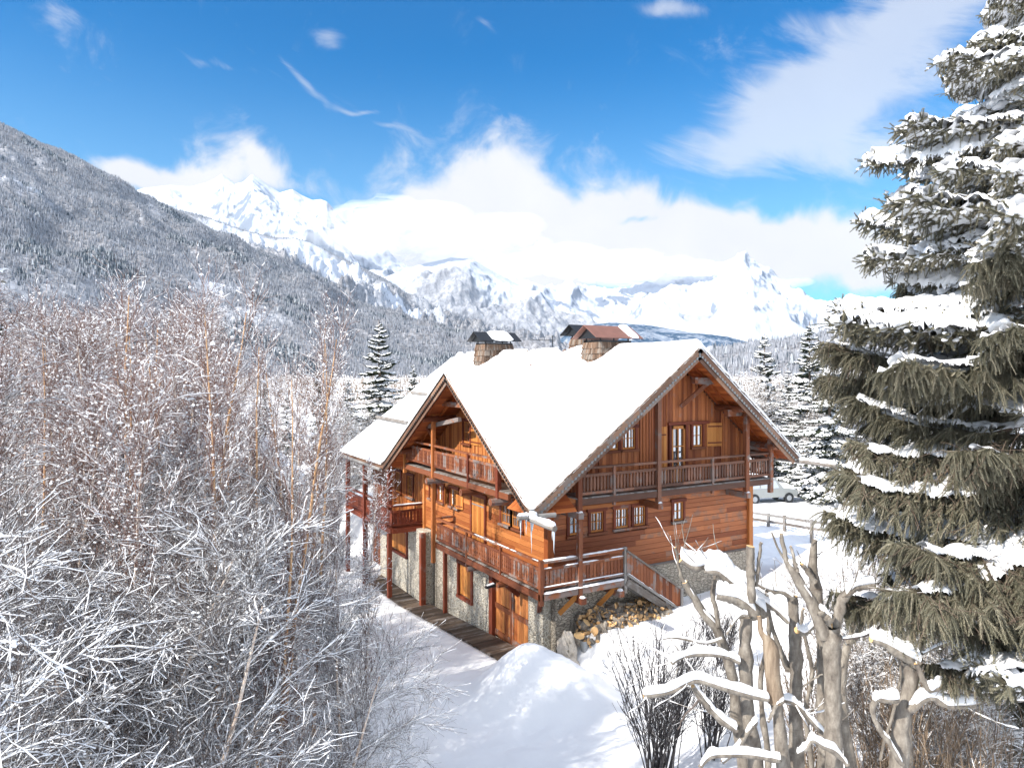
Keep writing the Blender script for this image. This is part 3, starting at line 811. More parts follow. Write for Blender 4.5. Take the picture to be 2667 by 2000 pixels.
# ---- stone base
st = MB()
st.box((-.28, 0, -1.5), (.06, 1.0, 2.42)); st.box((-.22, 4.12, -1.6), (.06, 5.62, 2.42)); st.box((-.22, 7.02, -1.6), (.06, 8.1, 2.42))
st.box((-.22, 5.62, -1.6), (.06, 7.02, .52)); st.box((-.22, 5.62, 2.05), (.06, 7.02, 2.42))
st.box((-.22, 1.0, 2.2), (.06, 4.12, 2.42))
st.box((-.45, 10.2, -1.7), (.06, 12.4, 2.7)); st.box((-.45, 12.4, -1.7), (.06, 15.2, 1.0)); st.box((-.45, 15.2, -1.7), (.06, 16.4, 2.7)); st.box((-.45, 12.4, 2.3), (.06, 15.2, 2.7))
st.build('stone_wall', M['stoneA'], chalet)
st = MB(); st.box((.07, -.30, -1.0), (10.3, .04, 2.84)); st.build('stone_base', M['stoneB'], chalet)
st = MB(); st.box((.0, 8.05, -1.6), (.9, 10.2, 2.6)); st.build('stone_wall', M['stoneB'], chalet)
st = MB(); st.box((-.18, -.18, 2.43), (10.3, .0, 2.86)); st.build('sill_beam', M['grey'], chalet)
dk = MB(); dk.box((.3, 8.3, -1.2), (.06, 10.1, 2.3)); dk.build('doorway', M['dark'], chalet)
# garage door
gd = MB()
for i in range(18):
    y0 = 1.06 + i * .163
    for z0_, z1_ in ((-.25, 1.0), (1.02, 2.18)): gd.beam((-.03, y0 + .08, z0_), (-.03, y0 + .08, z1_), .05, .155, (0, 1, 0))
gdo = gd.build('garage_door', M['woodV'], chalet)
r = MB()
for z in (-.08, 1.0, 2.08): r.beam((-.075, 1.05, z - .03), (-.075, 4.0, z - .03), .05, .2)
for y in (1.1, 2.45, 2.62, 3.95): r.beam((-.08, y, -.3), (-.08, y, 2.2), .05, .13, (0, 1, 0))
r.build('door_rail', M['rail'], gdo)
r = MB(); r.beam((-.16, 4.02, -.5), (-.16, 4.02, 2.2), .3, .16, (1, 0, 0)); r.beam((-.1, 1.0, 2.28), (-.1, 4.1, 2.28), .3, .16); r.build('door_frame', M['woodred'], gdo)
r = MB(); r.box((-.8, .2, -.5), (-.05, 4.3, -.33)); r.build('threshold', M['stoneA'], gdo)
# small shuttered window in the stone wall, and the wide one further back
def stone_window(y0, y1, z0, z1, x=-.22):
    b = MB()
    for y in (y0 - .06, y1 + .06): b.beam((x - .02, y, z0 - .15), (x - .02, y, z1 + .1), .1, .14, (0, 1, 0))
    b.beam((x - .02, y0 - .14, z0 - .1), (x - .02, y1 + .14, z0 - .1), .16, .12); b.beam((x - .02, y0 - .14, z1 + .07), (x - .02, y1 + .14, z1 + .07), .14, .12)
    o = b.build('window', M['woodred'], chalet)
    s = MB(); n = int((y1 - y0) / .16)
    for i in range(n): s.beam((x + .06, y0 + (y1 - y0) * (i + .5) / n, z0), (x + .06, y0 + (y1 - y0) * (i + .5) / n, z1), .04, (y1 - y0) / n - .006, (0, 1, 0))
    s.build('closed_shutter', M['shut'], o)
stone_window(5.72, 6.92, .62, 1.98); stone_window(12.5, 15.1, 1.1, 2.2, -.45)


# ---- roof slab, planks, rafters, purlins
def roof_sheet(zt, zb_, polys, name, m):
    b = MB()
    for pl in polys:
        p = np.array(pl, float); n = len(p); hi = p + [0, 0, zt]; lo = p + [0, 0, zb_]
        b.add(np.vstack([lo, hi]), [list(range(n))[::-1], list(range(n, 2 * n))], tint=.4)
        b.add(np.vstack([lo, hi]), [(i, (i + 1) % n, (i + 1) % n + n, i + n) for i in range(n)], tint=.4)
    return b.build(name, m, chalet)
V1 = (EX + (ZA - ZE) / ML, YA, ZA)
left_poly = [[(EX, GY, ZE), (XR, GY, ZR), (XR, YA, ZR), V1], [V1, (XR, YA, ZR), (XR, YB, ZR), (EX, YB, ZE), (EX, YA2, ZE)]]
right_poly = [[(XR, GY, ZR), (XE, GY, ZRE), (XE, YB, ZRE), (XR, YB, ZR)]]
a_poly = [[(EX, YA1, ZE), V1, (EX, YA, ZA)], [(EX, YA, ZA), V1, (EX, YA2, ZE)]]
roof_sheet(-.02, -.14, left_poly + right_poly + a_poly, 'roof', M['shingle'])

sf = MB()                                       # soffit boards run parallel to the ridges
def soffit(p_lo, p_hi, along, n, t=.03):
    p_lo = np.array(p_lo, float); p_hi = np.array(p_hi, float); along = np.array(along, float)
    for i in range(n):
        c = p_lo + (p_hi - p_lo) * (i + .5) / n; w = np.linalg.norm(p_hi - p_lo) / n
        nn = nrm(np.cross(along, p_hi - p_lo)); sx = (p_hi - p_lo) / np.linalg.norm(p_hi - p_lo)
        sf.beam(c, c + along, t, w - .006, sx)
soffit((EX + .03, GY + .03, ZE - .17), (XR, GY + .03, ZR - .17), (0, 1.66, 0), 54)
soffit((XE - .03, GY + .03, ZRE - .17), (XR, GY + .03, ZR - .17), (0, 1.66, 0), 44)
soffit((EX + .03, YA1 + .03, ZE - .17), (EX + .03, YA, ZA - .17), (1.8, 0, 0), 48)
soffit((EX + .03, YA2 - .03, ZE - .17), (EX + .03, YA, ZA - .17), (1.8, 0, 0), 52)
soffit((EX + .04, YA2, ZE - .17), (0.4, YA2, float(roof_main(.4)) - .17), (0, YB - YA2, 0), 16)
sf.build('soffit_boards', M['soffit'], chalet)
rf = MB()
for y in (GY + .28, GY + .95, -.12):
    rf.beam((EX + .1, y, ZE - .24 + .1 * ML), (XR, y, ZR - .24), .09, .12); rf.beam((XE - .1, y, ZRE - .24 + .1 * MR), (XR, y, ZR - .24), .09, .12)
for x in (EX + .28, EX + 1.0):
    rf.beam((x, YA1 + .1, ZE - .24 + .1 * MA1), (x, YA, ZA - .24), .09, .12); rf.beam((x, YA2 - .1, ZE - .24 + .1 * MA2), (x, YA, ZA - .24), .09, .12)
for y in np.arange(12.9, YB, .9): rf.beam((EX + .1, y, ZE - .22), (.3, y, float(roof_main(.3)) - .22), .09, .12)
rf.build('rafters', M['soffit'], chalet)
def log(name, a, b_, r, m, parent=chalet, k=9, taper=1.0, squash=1):
    a = np.array(a, float); b_ = np.array(b_, float); n = 5
    P = a + (b_ - a) * np.linspace(0, 1, n)[:, None]; P[1:-1] += RNG.normal(0, r * .05, (n - 2, 3))
    g_ = MB(); g_.tubes(P, np.linspace(r, r * taper, n), k, cap=True); return g_.build(name, m, parent, smooth=False)
for x in (XR, 3.4, .9, 8.3, 10.35):
    z = float(roof_main(np.array(x))) - .42; log('purlin', (x, GY + .12, z), (x, .1, z), .13, M['beam'])
for y in (YA, 2.4, .3, 7.7, 10.4):
    z = float(roof_a(np.array(y))) - .42; log('purlin', (EX + .12, y, z), (.1, y, z), .13, M['beam'])
# short collar beams and knee brace seen in the two gables
t = MB(); t.beam((XR + .5, -.75, 10.05), (XR + 1.9, -.75, 10.0), .2, .26); t.beam((XR + 1.3, -.75, 9.95), (XR + .35, -.2, 9.0), .14, .16)
t.beam((8.0, -.85, 8.72), (9.7, -.85, 8.72), .22, .26); t.build('collar_beam', M['beam'], chalet)
t = MB(); t.beam((-.9, 3.4, 9.0), (-.9, 7.6, 9.0), .2, .2); t.beam((-.9, 5.5, 8.4), (-.9, 9.9, 7.7), .16, .18); t.beam((-.95, 7.76, 7.2), (-.95, 9.3, 8.2), .12, .12); t.build('collar_beam', M['beam'], chalet)

# verge boards: two stepped boards, a lace strip for the front gable and rough shingle ends above
def verge(a, b_, out, lace, name='verge_board'):
    a = np.array(a, float); b_ = np.array(b_, float); out = np.array(out, float); d = b_ - a; L = np.linalg.norm(d); u = d / L
    up = np.array([0, 0, 1.]); nn = nrm(np.cross(np.cross(u, up), u))
    b = MB(); seg = 5
    for i in range(seg):
        p, q = a + d * i / seg, a + d * (i + 1) / seg
        b.beam(p - nn * .13 + out * .02, q - nn * .13 + out * .02, .05, .20, nn)
        b.beam(p - nn * .33 - out * .03, q - nn * .33 - out * .03, .045, .16, nn)
    o = b.build(name, M['barge'], chalet)
    s = MB(); n = int(L / .14)
    for i in range(n):
        c = a + u * (i + .5) * .14 + nn * (.015 + RNG.random() * .02)
        s.beam(c - out * .05, c + out * (.09 + RNG.random() * .03), .125, .035 + RNG.random() * .02, nn)
    s.build('shingle_edge', M['shingle'], o)
    if lace:
        s = MB(); n = int(L / .17)
        for i in range(n):
            c = a + u * (i + .5) * .17 - nn * .235 + out * .05
            s.tubes(np.array([c - out * .01, c + out * .02]), np.array([.05, .05]), 8, cap=True, tint=i % 3 / 2)
        s.beam(a - nn * .235 + out * .035, b_ - nn * .235 + out * .035, .012, .05, nn); s.build('lace_trim', M['lace' if lace == 1 else 'dark'], o)
verge((EX, GY, ZE), (XR, GY, ZR), (0, -1, 0), 1); verge((XE, GY, ZRE), (XR, GY, ZR), (0, -1, 0), 1)
verge((EX, YA1, ZE), (EX, YA, ZA), (-1, 0, 0), 2); verge((EX, YA2, ZE), (EX, YA, ZA), (-1, 0, 0), 2)
verge((EX, YB, ZE), (XR, YB, ZR), (0, 1, 0), 0)
fb = MB(); fb.beam((EX, YA2, ZE - .1), (EX, YB, ZE - .1), .05, .22); fb.build('eave_board', M['barge'], chalet)
# snow guards on the rear part of the left slope
for x, y0, y1 in ((.35, 14.4, 19.5), (2.3, 13.2, 18.8)):
    log('snow_guard', (x, y0, float(roof_main(x)) + .33), (x + .1, y1, float(roof_main(x)) + .38), .10, M['grey'])

# ---- snow blanket on the roof
n_ = 190; xs = np.concatenate([[EX - .10], np.linspace(EX - .085, EX + .3, 12), np.linspace(EX + .35, XE - .4, 150), np.linspace(XE - .35, XE + .085, 12), [XE + .10]])
ys = np.concatenate([[GY - .06], np.linspace(GY - .05, GY + .35, 12), np.linspace(GY + .42, YB - .4, 190), np.linspace(YB - .35, YB + .05, 10), [YB + .06]])
XX, YY = np.meshgrid(xs, ys, indexing='ij')
rm = roof_main(np.clip(XX, EX, XE)); ra = np.where((YY > YA1 - .1) & (YY < YA2 + .1), roof_a(YY), -99)
ra = np.where(XX < V1[0] + .8, ra, -99)
hgt = np.maximum(rm, ra); soft = .30; dlt = np.abs(rm - ra); hgt = hgt + np.where(dlt < soft, (soft - dlt) ** 2 / (4 * soft) * 1.5, 0)
edge = np.minimum.reduce([XX - EX + .10, XE + .10 - XX, YY - GY + .06, YB + .06 - YY])
rnd = np.sqrt(np.clip(1 - (1 - np.clip(edge / .28, 0, 1)) ** 2, 0, 1))
dep = (.30 + .05 * hnoise(XX, YY, 1.6, 90, 4) + .06 * hnoise(XX, YY, 5, 91, 2))
dep = np.where(XX > XR, dep + .02, dep)
dep *= 1 - .55 * sm(YY, 12.5, 16) * sm(3.5 - XX, 0, 2)
for cx, cyy, rx, ry in ((6.1, 14.6, 1.35, .75), (6.45, 4.4, 1.5, .95), (6.9, 7.4, 1.2, .9)):      # bare round the chimneys
    q = ((XX - cx) / rx) ** 2 + ((YY - cyy) / ry) ** 2; dep *= sm(q + .25 * hnoise(XX, YY, .5, 95, 3), .75, 1.7)
rid = np.abs(XX - XR); dep *= 1 - .75 * sm(.55 - rid, 0, .5) * sm(hnoise(XX, YY, .7, 97, 3), .05, .35) * sm(YY, 6, 8)
Zs = hgt + .01 + dep * rnd + .012 * hnoise(XX, YY, .22, 98, 3)
Zs = np.where(dep < .03, hgt - .06, Zs)
s = MB(); s.grid(np.stack([XX, YY, Zs], -1)); 
o = s.build('snow_cover', M['snowroof'], chalet, smooth=True)
# skirt of the blanket down to the verge
sk = MB()
def skirt(idx, outv):
    p = np.stack([XX[idx], YY[idx], Zs[idx]], -1); h = hgt[idx]
    q = p.copy(); q[:, 2] = h - .02; r_ = p + np.array(outv) * .05; r_[:, 2] = (p[:, 2] + q[:, 2]) / 2 + .03
    sk.grid(np.stack([p, r_, q], 1))
skirt((slice(None), 0), (0, -1, 0)); skirt((slice(None), -1), (0, 1, 0)); skirt((0, slice(None)), (-1, 0, 0)); skirt((-1, slice(None)), (1, 0, 0))
sk.build('snow_edge', M['snowroof'], chalet, smooth=True)
# a triangular roof vent and bits of shingle that melt through
vx, vy = 4.0, 8.35; vz = float(roof_main(vx)) + .30
t = MB(); t.poly([(vx - .1, vy - .3, vz - .12), (vx - .1, vy + .3, vz - .12), (vx - .1, vy, vz + .28)], (.5, 0, .2)); t.build('roof_vent', M['rust'], chalet)
t = MB()
for i in range(26):
    x = 5.15 + RNG.random() * .5; y = 5.9 + RNG.random() * 7.5; z = float(roof_main(x)) + .22
    t.beam((x, y, z + .02), (x + .14, y + .03, z + .13), .05 + RNG.random() * .12, .02, (0, 0, 1))
t.build('bare_shingles', M['shingle'], chalet)


# ---- chimneys: tapered shingled shafts with sheet metal hoods
def chimney(cx, cyy, wx_, wy_, ztop, hoodm, snowy, foot=.55, hood=(.45, .3), label=None):
    b = MB(); zb0 = float(roof_main(cx - wx_ / 2)) - .9; rows = 7; lv = np.linspace(zb0, ztop, rows + 1)
    zr_ = ztop - 1.0
    def half(z):
        k = max(0, (ztop - z)); return (wx_ / 2 + .07 * k + foot * max(0, k - 1.25) ** 1.5 * .4, wy_ / 2 + .12 * k + .12 * max(0, k - 1.2))
    b.poly([(cx - half(zb0)[0] + .05, cyy - half(zb0)[1] + .05, zb0), (cx + .6, cyy - half(zb0)[1] + .05, zb0), (cx + .6, cyy + half(zb0)[1], zb0), (cx - half(zb0)[0] + .05, cyy + half(zb0)[1], zb0)], (0, 0, .01))
    for i in range(rows):
        z0_, z1_ = lv[i], lv[i + 1]; h0, h1 = half(z0_), half(z1_)
        h0 = (h0[0] + .05, h0[1] + .05)
        cor0 = [(cx - h0[0], cyy - h0[1]), (cx + h0[0], cyy - h0[1]), (cx + h0[0], cyy + h0[1]), (cx - h0[0], cyy + h0[1])]
        cor1 = [(cx - h1[0], cyy - h1[1]), (cx + h1[0], cyy - h1[1]), (cx + h1[0], cyy + h1[1]), (cx - h1[0], cyy + h1[1])]
        for e in range(4):
            a0, a1 = np.array([*cor0[e], z0_]), np.array([*cor0[(e + 1) % 4], z0_]); b0, b1 = np.array([*cor1[e], z1_]), np.array([*cor1[(e + 1) % 4], z1_])
            n = max(3, int(np.linalg.norm(a1 - a0) / .11)); nv = nrm(np.cross(a1 - a0, b0 - a0))
            for k in range(n):
                f0, f1 = k / n + .006, (k + 1) / n - .006; j = RNG.random() * .02; dz = np.array([0, 0, -.03 * RNG.random()])
                p = [a0 + (a1 - a0) * f0 + dz, a0 + (a1 - a0) * f1 + dz, b0 + (b1 - b0) * f1, b0 + (b1 - b0) * f0]
                b.poly([x + nv * j for x in p], -nv * .04, uvax=b0 - a0)
    o = b.build('chimney', M['shingle'], chalet)
    hx, hy = wx_ / 2 + hood[0], wy_ / 2 + hood[1]; ze, zr2 = ztop + .16, ztop + .16 + hy * .62
    c = MB()
    for sgn in (-1, 1):
        c.poly([(cx - hx, cyy + sgn * hy, ze), (cx + hx, cyy + sgn * hy, ze), (cx + hx, cyy, zr2), (cx - hx, cyy, zr2)], (0, 0, .03), uvax=(1, 0, 0))
    c.build('chimney_hood', hoodm, o)
    c = MB(); c.poly([(cx - hx + .25, cyy - hy + .1, ze), (cx - hx + .25, cyy + hy - .1, ze), (cx - hx + .25, cyy, zr2 - .05)], (.02, 0, 0)); c.build('hood_gable', M['metal'], o); c = MB()
    for sx in (-1, 1):
        for sy in (-1, 1): c.beam((cx + sx * wx_ * .45, cyy + sy * wy_ * .42, ztop - .05), (cx + sx * wx_ * .45, cyy + sy * wy_ * .42, ze + .2), .05, .05)
    c.beam((cx - wx_ / 2, cyy - wy_ / 2 + .02, ztop + .03), (cx + wx_ / 2, cyy - wy_ / 2 + .02, ztop + .03), .04, .1)
    c.beam((cx - wx_ / 2, cyy + wy_ / 2 - .02, ztop + .03), (cx + wx_ / 2, cyy + wy_ / 2 - .02, ztop + .03), .04, .1)
    for sx in (-1, 1): c.beam((cx + sx * wx_ * .45, cyy - wy_ / 2, ztop + .03), (cx + sx * wx_ * .45, cyy + wy_ / 2, ztop + .03), .04, .09)
    c.build('hood_frame', M['metal'], o)
    if snowy:
        c = MB(); xs0, xs1 = snowy; hs = MB(); n = 8
        P = np.array([[(cx + x, cyy - hy + hy * v, ze + (zr2 - ze) * v + .03 + .10 * math.sin(math.pi * min(1, max(0, (x - xs0) / (xs1 - xs0)))) ** .4 + (-.09 if v in (0,) else 0)) for v in np.linspace(0, 1, 6)] for x in np.linspace(xs0, xs1, n)])
        hs.grid(P); hs.build('hood_snow', M['snowroof'], o, smooth=True)
    return o
chimney(6.05, 4.45, 1.75, 1.25, 11.72, M['rust'], (.62, 1.2))
chimney(5.75, 14.6, 1.8, 1.1, 11.95, M['metal'], (-.5, .9))
chimney(6.85, 7.3, 1.0, 1.0, 12.02, M['metal'], None)
an = MB()
an.beam((6.2, 9.2, 11.2), (6.2, 9.2, 12.25), .03, .03); an.beam((5.0, 9.25, 12.0), (6.4, 9.2, 12.02), .02, .02)
for i in range(8): an.beam((5.0 + i * .18, 9.0, 12.0), (5.0 + i * .18, 9.5, 12.0), .012, .012)
an.build('aerial', M['metal'], chalet)


# ---- gutters with snow, icicles
def gutter(a, b_, r=.10, snow=True, k=0):
    a = np.array(a, float); b_ = np.array(b_, float); o = log('gutter', a, b_, r, M['grey'])
    if snow:
        n = 14; P = a + (b_ - a) * np.linspace(.05 if k == 0 else k, 1, n)[:, None] + [0, 0, r * 1.05]; R = np.full(n, r * 1.05) * (1 + .18 * RNG.normal(0, 1, n)); R[0] *= .4; R[-1] *= .5
        s_ = MB(); s_.tubes(P, R, 8, squash=.85, cap=True); s_.build('gutter_snow', M['snowroof'], o, smooth=True)
    return o
g1 = gutter((EX - .12, GY + .5, ZE - .2), (EX - .12, GY - 1.55, ZE - .26), .095, True, .2)
gutter((EX - .12, YB, ZE - .2), (EX - .12, YA2 + .1, ZE - .26), .08, False)
g2 = gutter((XE + .12, 6, ZRE - .2), (XE + .12, GY - 1.75, ZRE - .22), .10, True, .78)
g3 = gutter((-.9, YA1 - .14, ZE - .16), (EX - .62, YA1 - .14, ZE - .12), .08, True, .5)
M['ice'] = mat('ice')[0]; pi = M['ice'].node_tree.nodes['Principled BSDF']; pi.inputs['Base Color'].default_value = (.62, .70, .76, 1); pi.inputs['Roughness'].default_value = .12
def icicle(p, L, r, parent):
    n = 6; P = np.array([np.array(p) + [RNG.normal(0, .004), RNG.normal(0, .004), -L * i / (n - 1)] for i in range(n)])
    b = MB(); b.tubes(P, r * np.array([1, .8, .66, .45, .25, .05]), 7); b.build('icicle', M['ice'], parent, smooth=True)
icicle((EX - .12, GY - 1.5, ZE - .30), .75, .035, g1); icicle((EX - .12, GY - 1.4, ZE - .3), .35, .03, g1)
icicle((EX - .5, YA1 - .12, ZE - .2), .6, .028, g3); icicle((EX - .05, YA1 - .05, ZE - .25), 1.1, .03, g3); icicle((EX - .3, YA1 - .14, ZE - .2), .5, .03, g3)
t = MB(); t.tubes(np.array([(EX - .02, YA1 - .05, ZE + .05), (EX - .04, YA1 - .08, ZE - .25), (EX - .03, YA1 - .06, ZE - .6)]), np.array([.09, .08, .02]), 8); t.build('icicle', M['ice'], g3, smooth=True)


# ---- balconies
def rail_run(p0, p1, zt, style, b, posts=()):
    """railing from p0 to p1 (xy) on deck top zt; appended to mesh b = (rails, infill)"""
    p0 = np.array([*p0, zt], float); p1 = np.array([*p1, zt], float); d = p1 - p0; L = np.linalg.norm(d); u = d / L
    rb, ib = b; z = lambda h: np.array([0, 0, h])
    def wob(a, q, w, h):
        n = 4
        for i in range(n): rb.beam(a + (q - a) * i / n + z(RNG.normal(0, .006)), a + (q - a) * (i + 1) / n + z(RNG.normal(0, .006)), w, h)
    wob(p0 + z(1.02), p1 + z(1.02), .12, .08); wob(p0 + z(.76), p1 + z(.76), .07, .10); wob(p0 + z(.13), p1 + z(.13), .07, .10)
    step = .155 if style == 'board' else .15; n = int(L / step); sx = u
    for i in range(n):
        c = p0 + u * (i + .5) * L / n
        if style == 'board':
            w = .135
            for a, q, ww in ((.1, .30, w), (.30, .38, w * .82), (.38, .46, w), (.46, .54, w * .84), (.54, .80, w)):
                ib.beam(c + z(a), c + z(q), .03, ww, sx, tint=None if a == .1 else lt)
                if a == .1: lt = ib.F[-1][2][0]
        else:
            for a, q, w0_, w1_ in ((.14, .34, .045, .095), (.34, .56, .095, .095), (.56, .78, .095, .045)):
                ib.beam(c + z(a), c + z(q), .03, w0_, sx, tint=None if a == .14 else lt, h2=w1_)
                if a == .14: lt = ib.F[-1][2][0]


def deck(x0, y0, x1, y1, zt, along, parent, m):
    b = MB(); w = .16
    if along == 'y':
        n = int((x1 - x0) / w)
        for i in range(n): b.beam((x0 + w * (i + .5), y0, zt - .03), (x0 + w * (i + .5), y1, zt - .03), w - .008, .045)
    else:
        n = int((y1 - y0) / w)
        for i in range(n): b.beam((x0, y0 + w * (i + .5), zt - .03), (x1, y0 + w * (i + .5), zt - .03), w - .008, .045)
    return b.build('deck', m, parent)
def fascia(pts, parent, m, h=.22, w=.12):
    b = MB()
    for a, q in pts: b.beam(a, q, w, h)
    return b.build('edge_beam', m, parent)
def post(x, y, z0, z1, parent, m, w=.15):
    b = MB(); b.beam((x, y, z0), (x, y, z1), w, w, (1, 0, 0)); return b.build('post', m, parent)


ZU, ZL = 5.98, 2.85
def balcony(name, label):
    o = bpy.data.objects.new(name, None); COL.objects.link(o); o.parent = chalet; o['label'] = label; return o
# upper, front gable
ub = balcony('balcony', 'grey weathered upper balcony under the front gable')
deck(.4, -1.15, 10.35, -.05, ZU, 'y', ub, M['grey'])
fascia([((.4, -1.12, ZU - .16), (10.4, -1.12, ZU - .16)), ((10.3, -1.1, ZU - .16), (10.3, 0, ZU - .16))], ub, M['railB'])
rb, ib = MB(), MB(); rail_run((.52, -1.1), (10.3, -1.1), ZU, 'baluster', (rb, ib)); rail_run((10.3, -1.05), (10.3, -.1), ZU, 'baluster', (rb, ib))
rb.build('handrail', M['railB'], ub); ib.build('balusters', M['railB'], ub)
for x, z0, z1, w in ((.51, 5.5, 7.3, .17), (2.05, 5.6, 7.0, .10), (3.75 + .4, 5.4, 9.35, .17), (6.95, 5.6, 7.0, .10), (8.86, 5.5, 8.75, .19), (10.3, 5.35, 7.9, .17)):
    post(x, -1.12, z0, z1, ub, M['railB'] if 1 < x < 8 else M['beam'], w)
# upper, side gable
ua = balcony('balcony', 'orange brown upper balcony under the side gable')
deck(-1.1, 1.0, -.05, 11.3, ZU, 'x', ua, M['grey'])
fascia([((-1.08, 1.0, ZU - .16), (-1.08, 11.3, ZU - .16)), ((-1.05, 11.25, ZU - .16), (0, 11.25, ZU - .16))], ua, M['rail'])
rb, ib = MB(), MB(); rail_run((-1.06, 1.75), (-1.06, 11.2), ZU + .1, 'board', (rb, ib)); rb.build('handrail', M['rail'], ua); ib.build('railing_boards', M['rail'], ua)
for y, z0, z1, w in ((1.8, 5.5, 7.8, .17), (4.3, 5.6, 7.1, .10), (7.76, 1.9, 8.5, .16), (11.15, 5.5, 7.0, .14)): post(-1.10, y, z0, z1, ua, M['woodA'] if y > 7 else M['woodred'], w)
# lower, wrapping the corner
lb = balcony('balcony', 'lower balcony wrapping the stone corner above the garage door')
deck(-.97, -.95, -.05, 7.8, ZL, 'x', lb, M['grey']); deck(-.05, -.95, 2.7, -.35, ZL, 'y', lb, M['grey'])
fascia([((-.98, -1.0, ZL - .17), (-.98, 7.85, ZL - .17)), ((-.95, -.98, ZL - .172), (2.75, -.98, ZL - .172))], lb, M['rail'])
rb, ib = MB(), MB(); rail_run((-.95, -.95), (-.95, 7.7), ZL, 'board', (rb, ib)); rail_run((-.95, -.97), (2.62, -.97), ZL, 'board', (rb, ib)); rail_run((-.9, 7.7), (-.1, 7.7), ZL, 'baluster', (rb, MB()))
rb.build('handrail', M['rail'], lb); ib.build('railing_boards', M['rail'], lb)
for x, y, z0, z1, w, m_ in ((-.97, -.97, 2.4, 3.95, .14, 'rail'), (-.97, 1.85, 2.45, 3.9, .09, 'rail'), (-.97, 4.7, 2.45, 3.9, .09, 'rail'), (.62, -1.0, 2.3, 5.75, .16, 'beam'), (2.65, -1.0, 2.3, 3.98, .12, 'grey')):
    post(x, y, z0, z1, lb, M[m_], w)
for a, q, m_ in (((-.95, -.9, 2.55), (-.25, .3, 1.75), 'woodred'), ((-.9, 1.85, 2.5), (-.2, 1.85, 1.9), 'woodred'), ((.62, -.95, 2.55), (.25, -.3, 1.75), 'shut'), ((2.3, -.95, 2.55), (1.95, -.3, 1.75), 'shut')):
    br = MB(); br.beam(a, q, .14, .16); br.build('bracket', M[m_], lb)
# snow lying on rails, deck edges and beam ends
def snow_strip(a, q, w, h, parent, n=None, name='snow_strip', gap=0):
    a = np.array(a, float); q = np.array(q, float); L = np.linalg.norm(q - a); n = n or max(5, int(L / .12))
    P = a + (q - a) * np.linspace(0, 1, n)[:, None]; lump = .8 + .35 * RNG.random(n); lump[0] = lump[-1] = .25
    if gap: lump *= np.where(hnoise(P[:, 0] * 1.0, P[:, 1] * 1.0 + P[:, 2], gap, int(RNG.integers(99)), 2) > -.05, 1, .05)
    T = nrm(q - a); S = nrm(np.cross(T, (0, 0, 1.))); th = np.linspace(0, math.pi, 6)
    ring = P[:, None] + (np.cos(th)[None, :, None] * S * w / 2 + np.sin(th)[None, :, None] * np.array([0, 0, h])) * lump[:, None, None]
    b = MB(); b.grid(ring); return b.build(name, M['snowfine'], parent, smooth=True)
snow_strip((-1.0, -.97, ZL + 1.06), (.5, -.97, ZL + 1.06), .12, .05, lb); snow_strip((.72, -.97, ZL + 1.06), (2.7, -.97, ZL + 1.06), .12, .05, lb)
snow_strip((-.9, -1.0, ZL + .81), (2.6, -1.0, ZL + .81), .08, .035, lb, gap=.6); snow_strip((-.9, -1.02, ZL + .18), (2.6, -1.02, ZL + .18), .08, .03, lb)
snow_strip((-.9, -1.02, ZL - .04), (2.6, -1.02, ZL - .04), .2, .05, lb); snow_strip((-1.0, -.9, ZL + 1.06), (-1.0, 4, ZL + 1.06), .08, .018, lb, gap=.5)
for x in (.62, 2.3, 4.15, 8.86, .5):
    zz = 2.36 if x in (.62, 2.3) else 5.36; yy = -1.12
    pr = lb if zz < 3 else ub
    b = MB(); b.beam((x + .02, -.1, zz), (x + .02, yy - .12, zz), .22, .22); b.build('joist_end', M['beam'], pr)
    snow_strip((x + .02, yy + .1, zz + .11), (x + .02, yy - .14, zz + .11), .2, .07, pr, 5)
for y in (1.8, 4.3, 7.76):
    log('joist_end', (0, y, 5.55), (-1.45, y, 5.55), .14, M['beam'], ua)
    if y < 7: log('joist_end', (0, y, 2.42), (-1.15, y, 2.42), .1, M['beam'], lb)
# stairs
sb = balcony('stair', 'grey wooden stair going down from the lower balcony')
x0, x1, z0, z1 = 2.68, 5.35, ZL, 1.1
b = MB(); b.beam((x0, -1.05, z0 - .14), (x1 + .1, -1.05, z1 - .18), .06, .26); b.beam((x0, -.42, z0 - .14), (x1 + .1, -.42, z1 - .18), .06, .26); b.build('stringer', M['grey'], sb)
b = MB()
for i in range(11):
    f_i = (i + .5) / 11; b.box((x0 + (x1 - x0) * f_i - .13, -1.02, z0 + (z1 - z0) * f_i - .05), (x0 + (x1 - x0) * f_i + .13, -.45, z0 + (z1 - z0) * f_i))
b.build('treads', M['grey'], sb)
b = MB(); b.beam((x0, -1.08, z0 + 1.0), (x1, -1.08, z1 + .95), .1, .07); b.beam((x0, -1.08, z0 + .16), (x1, -1.08, z1 + .12), .07, .09); b.beam((x1, -1.08, z1 - .3), (x1, -1.08, z1 + 1.0), .11, .11, (1, 0, 0)); b.build('handrail', M['grey'], sb)
b = MB(); n = 17
for i in range(n):
    f_i = (i + .5) / n; x = x0 + (x1 - x0) * f_i; z = z0 + (z1 - z0) * f_i; b.beam((x, -1.06, z + .16), (x, -1.06, z + .98), .03, .145, (1, 0, 0))
b.build('railing_boards', M['rail'], sb)
snow_strip((x0, -1.1, z0 + .2), (x1, -1.1, z1 + .17), .07, .03, sb, gap=.5); snow_strip((x0, -.75, z0 + .05), (x1, -.75, z1 + .02), .5, .05, sb, gap=.8)
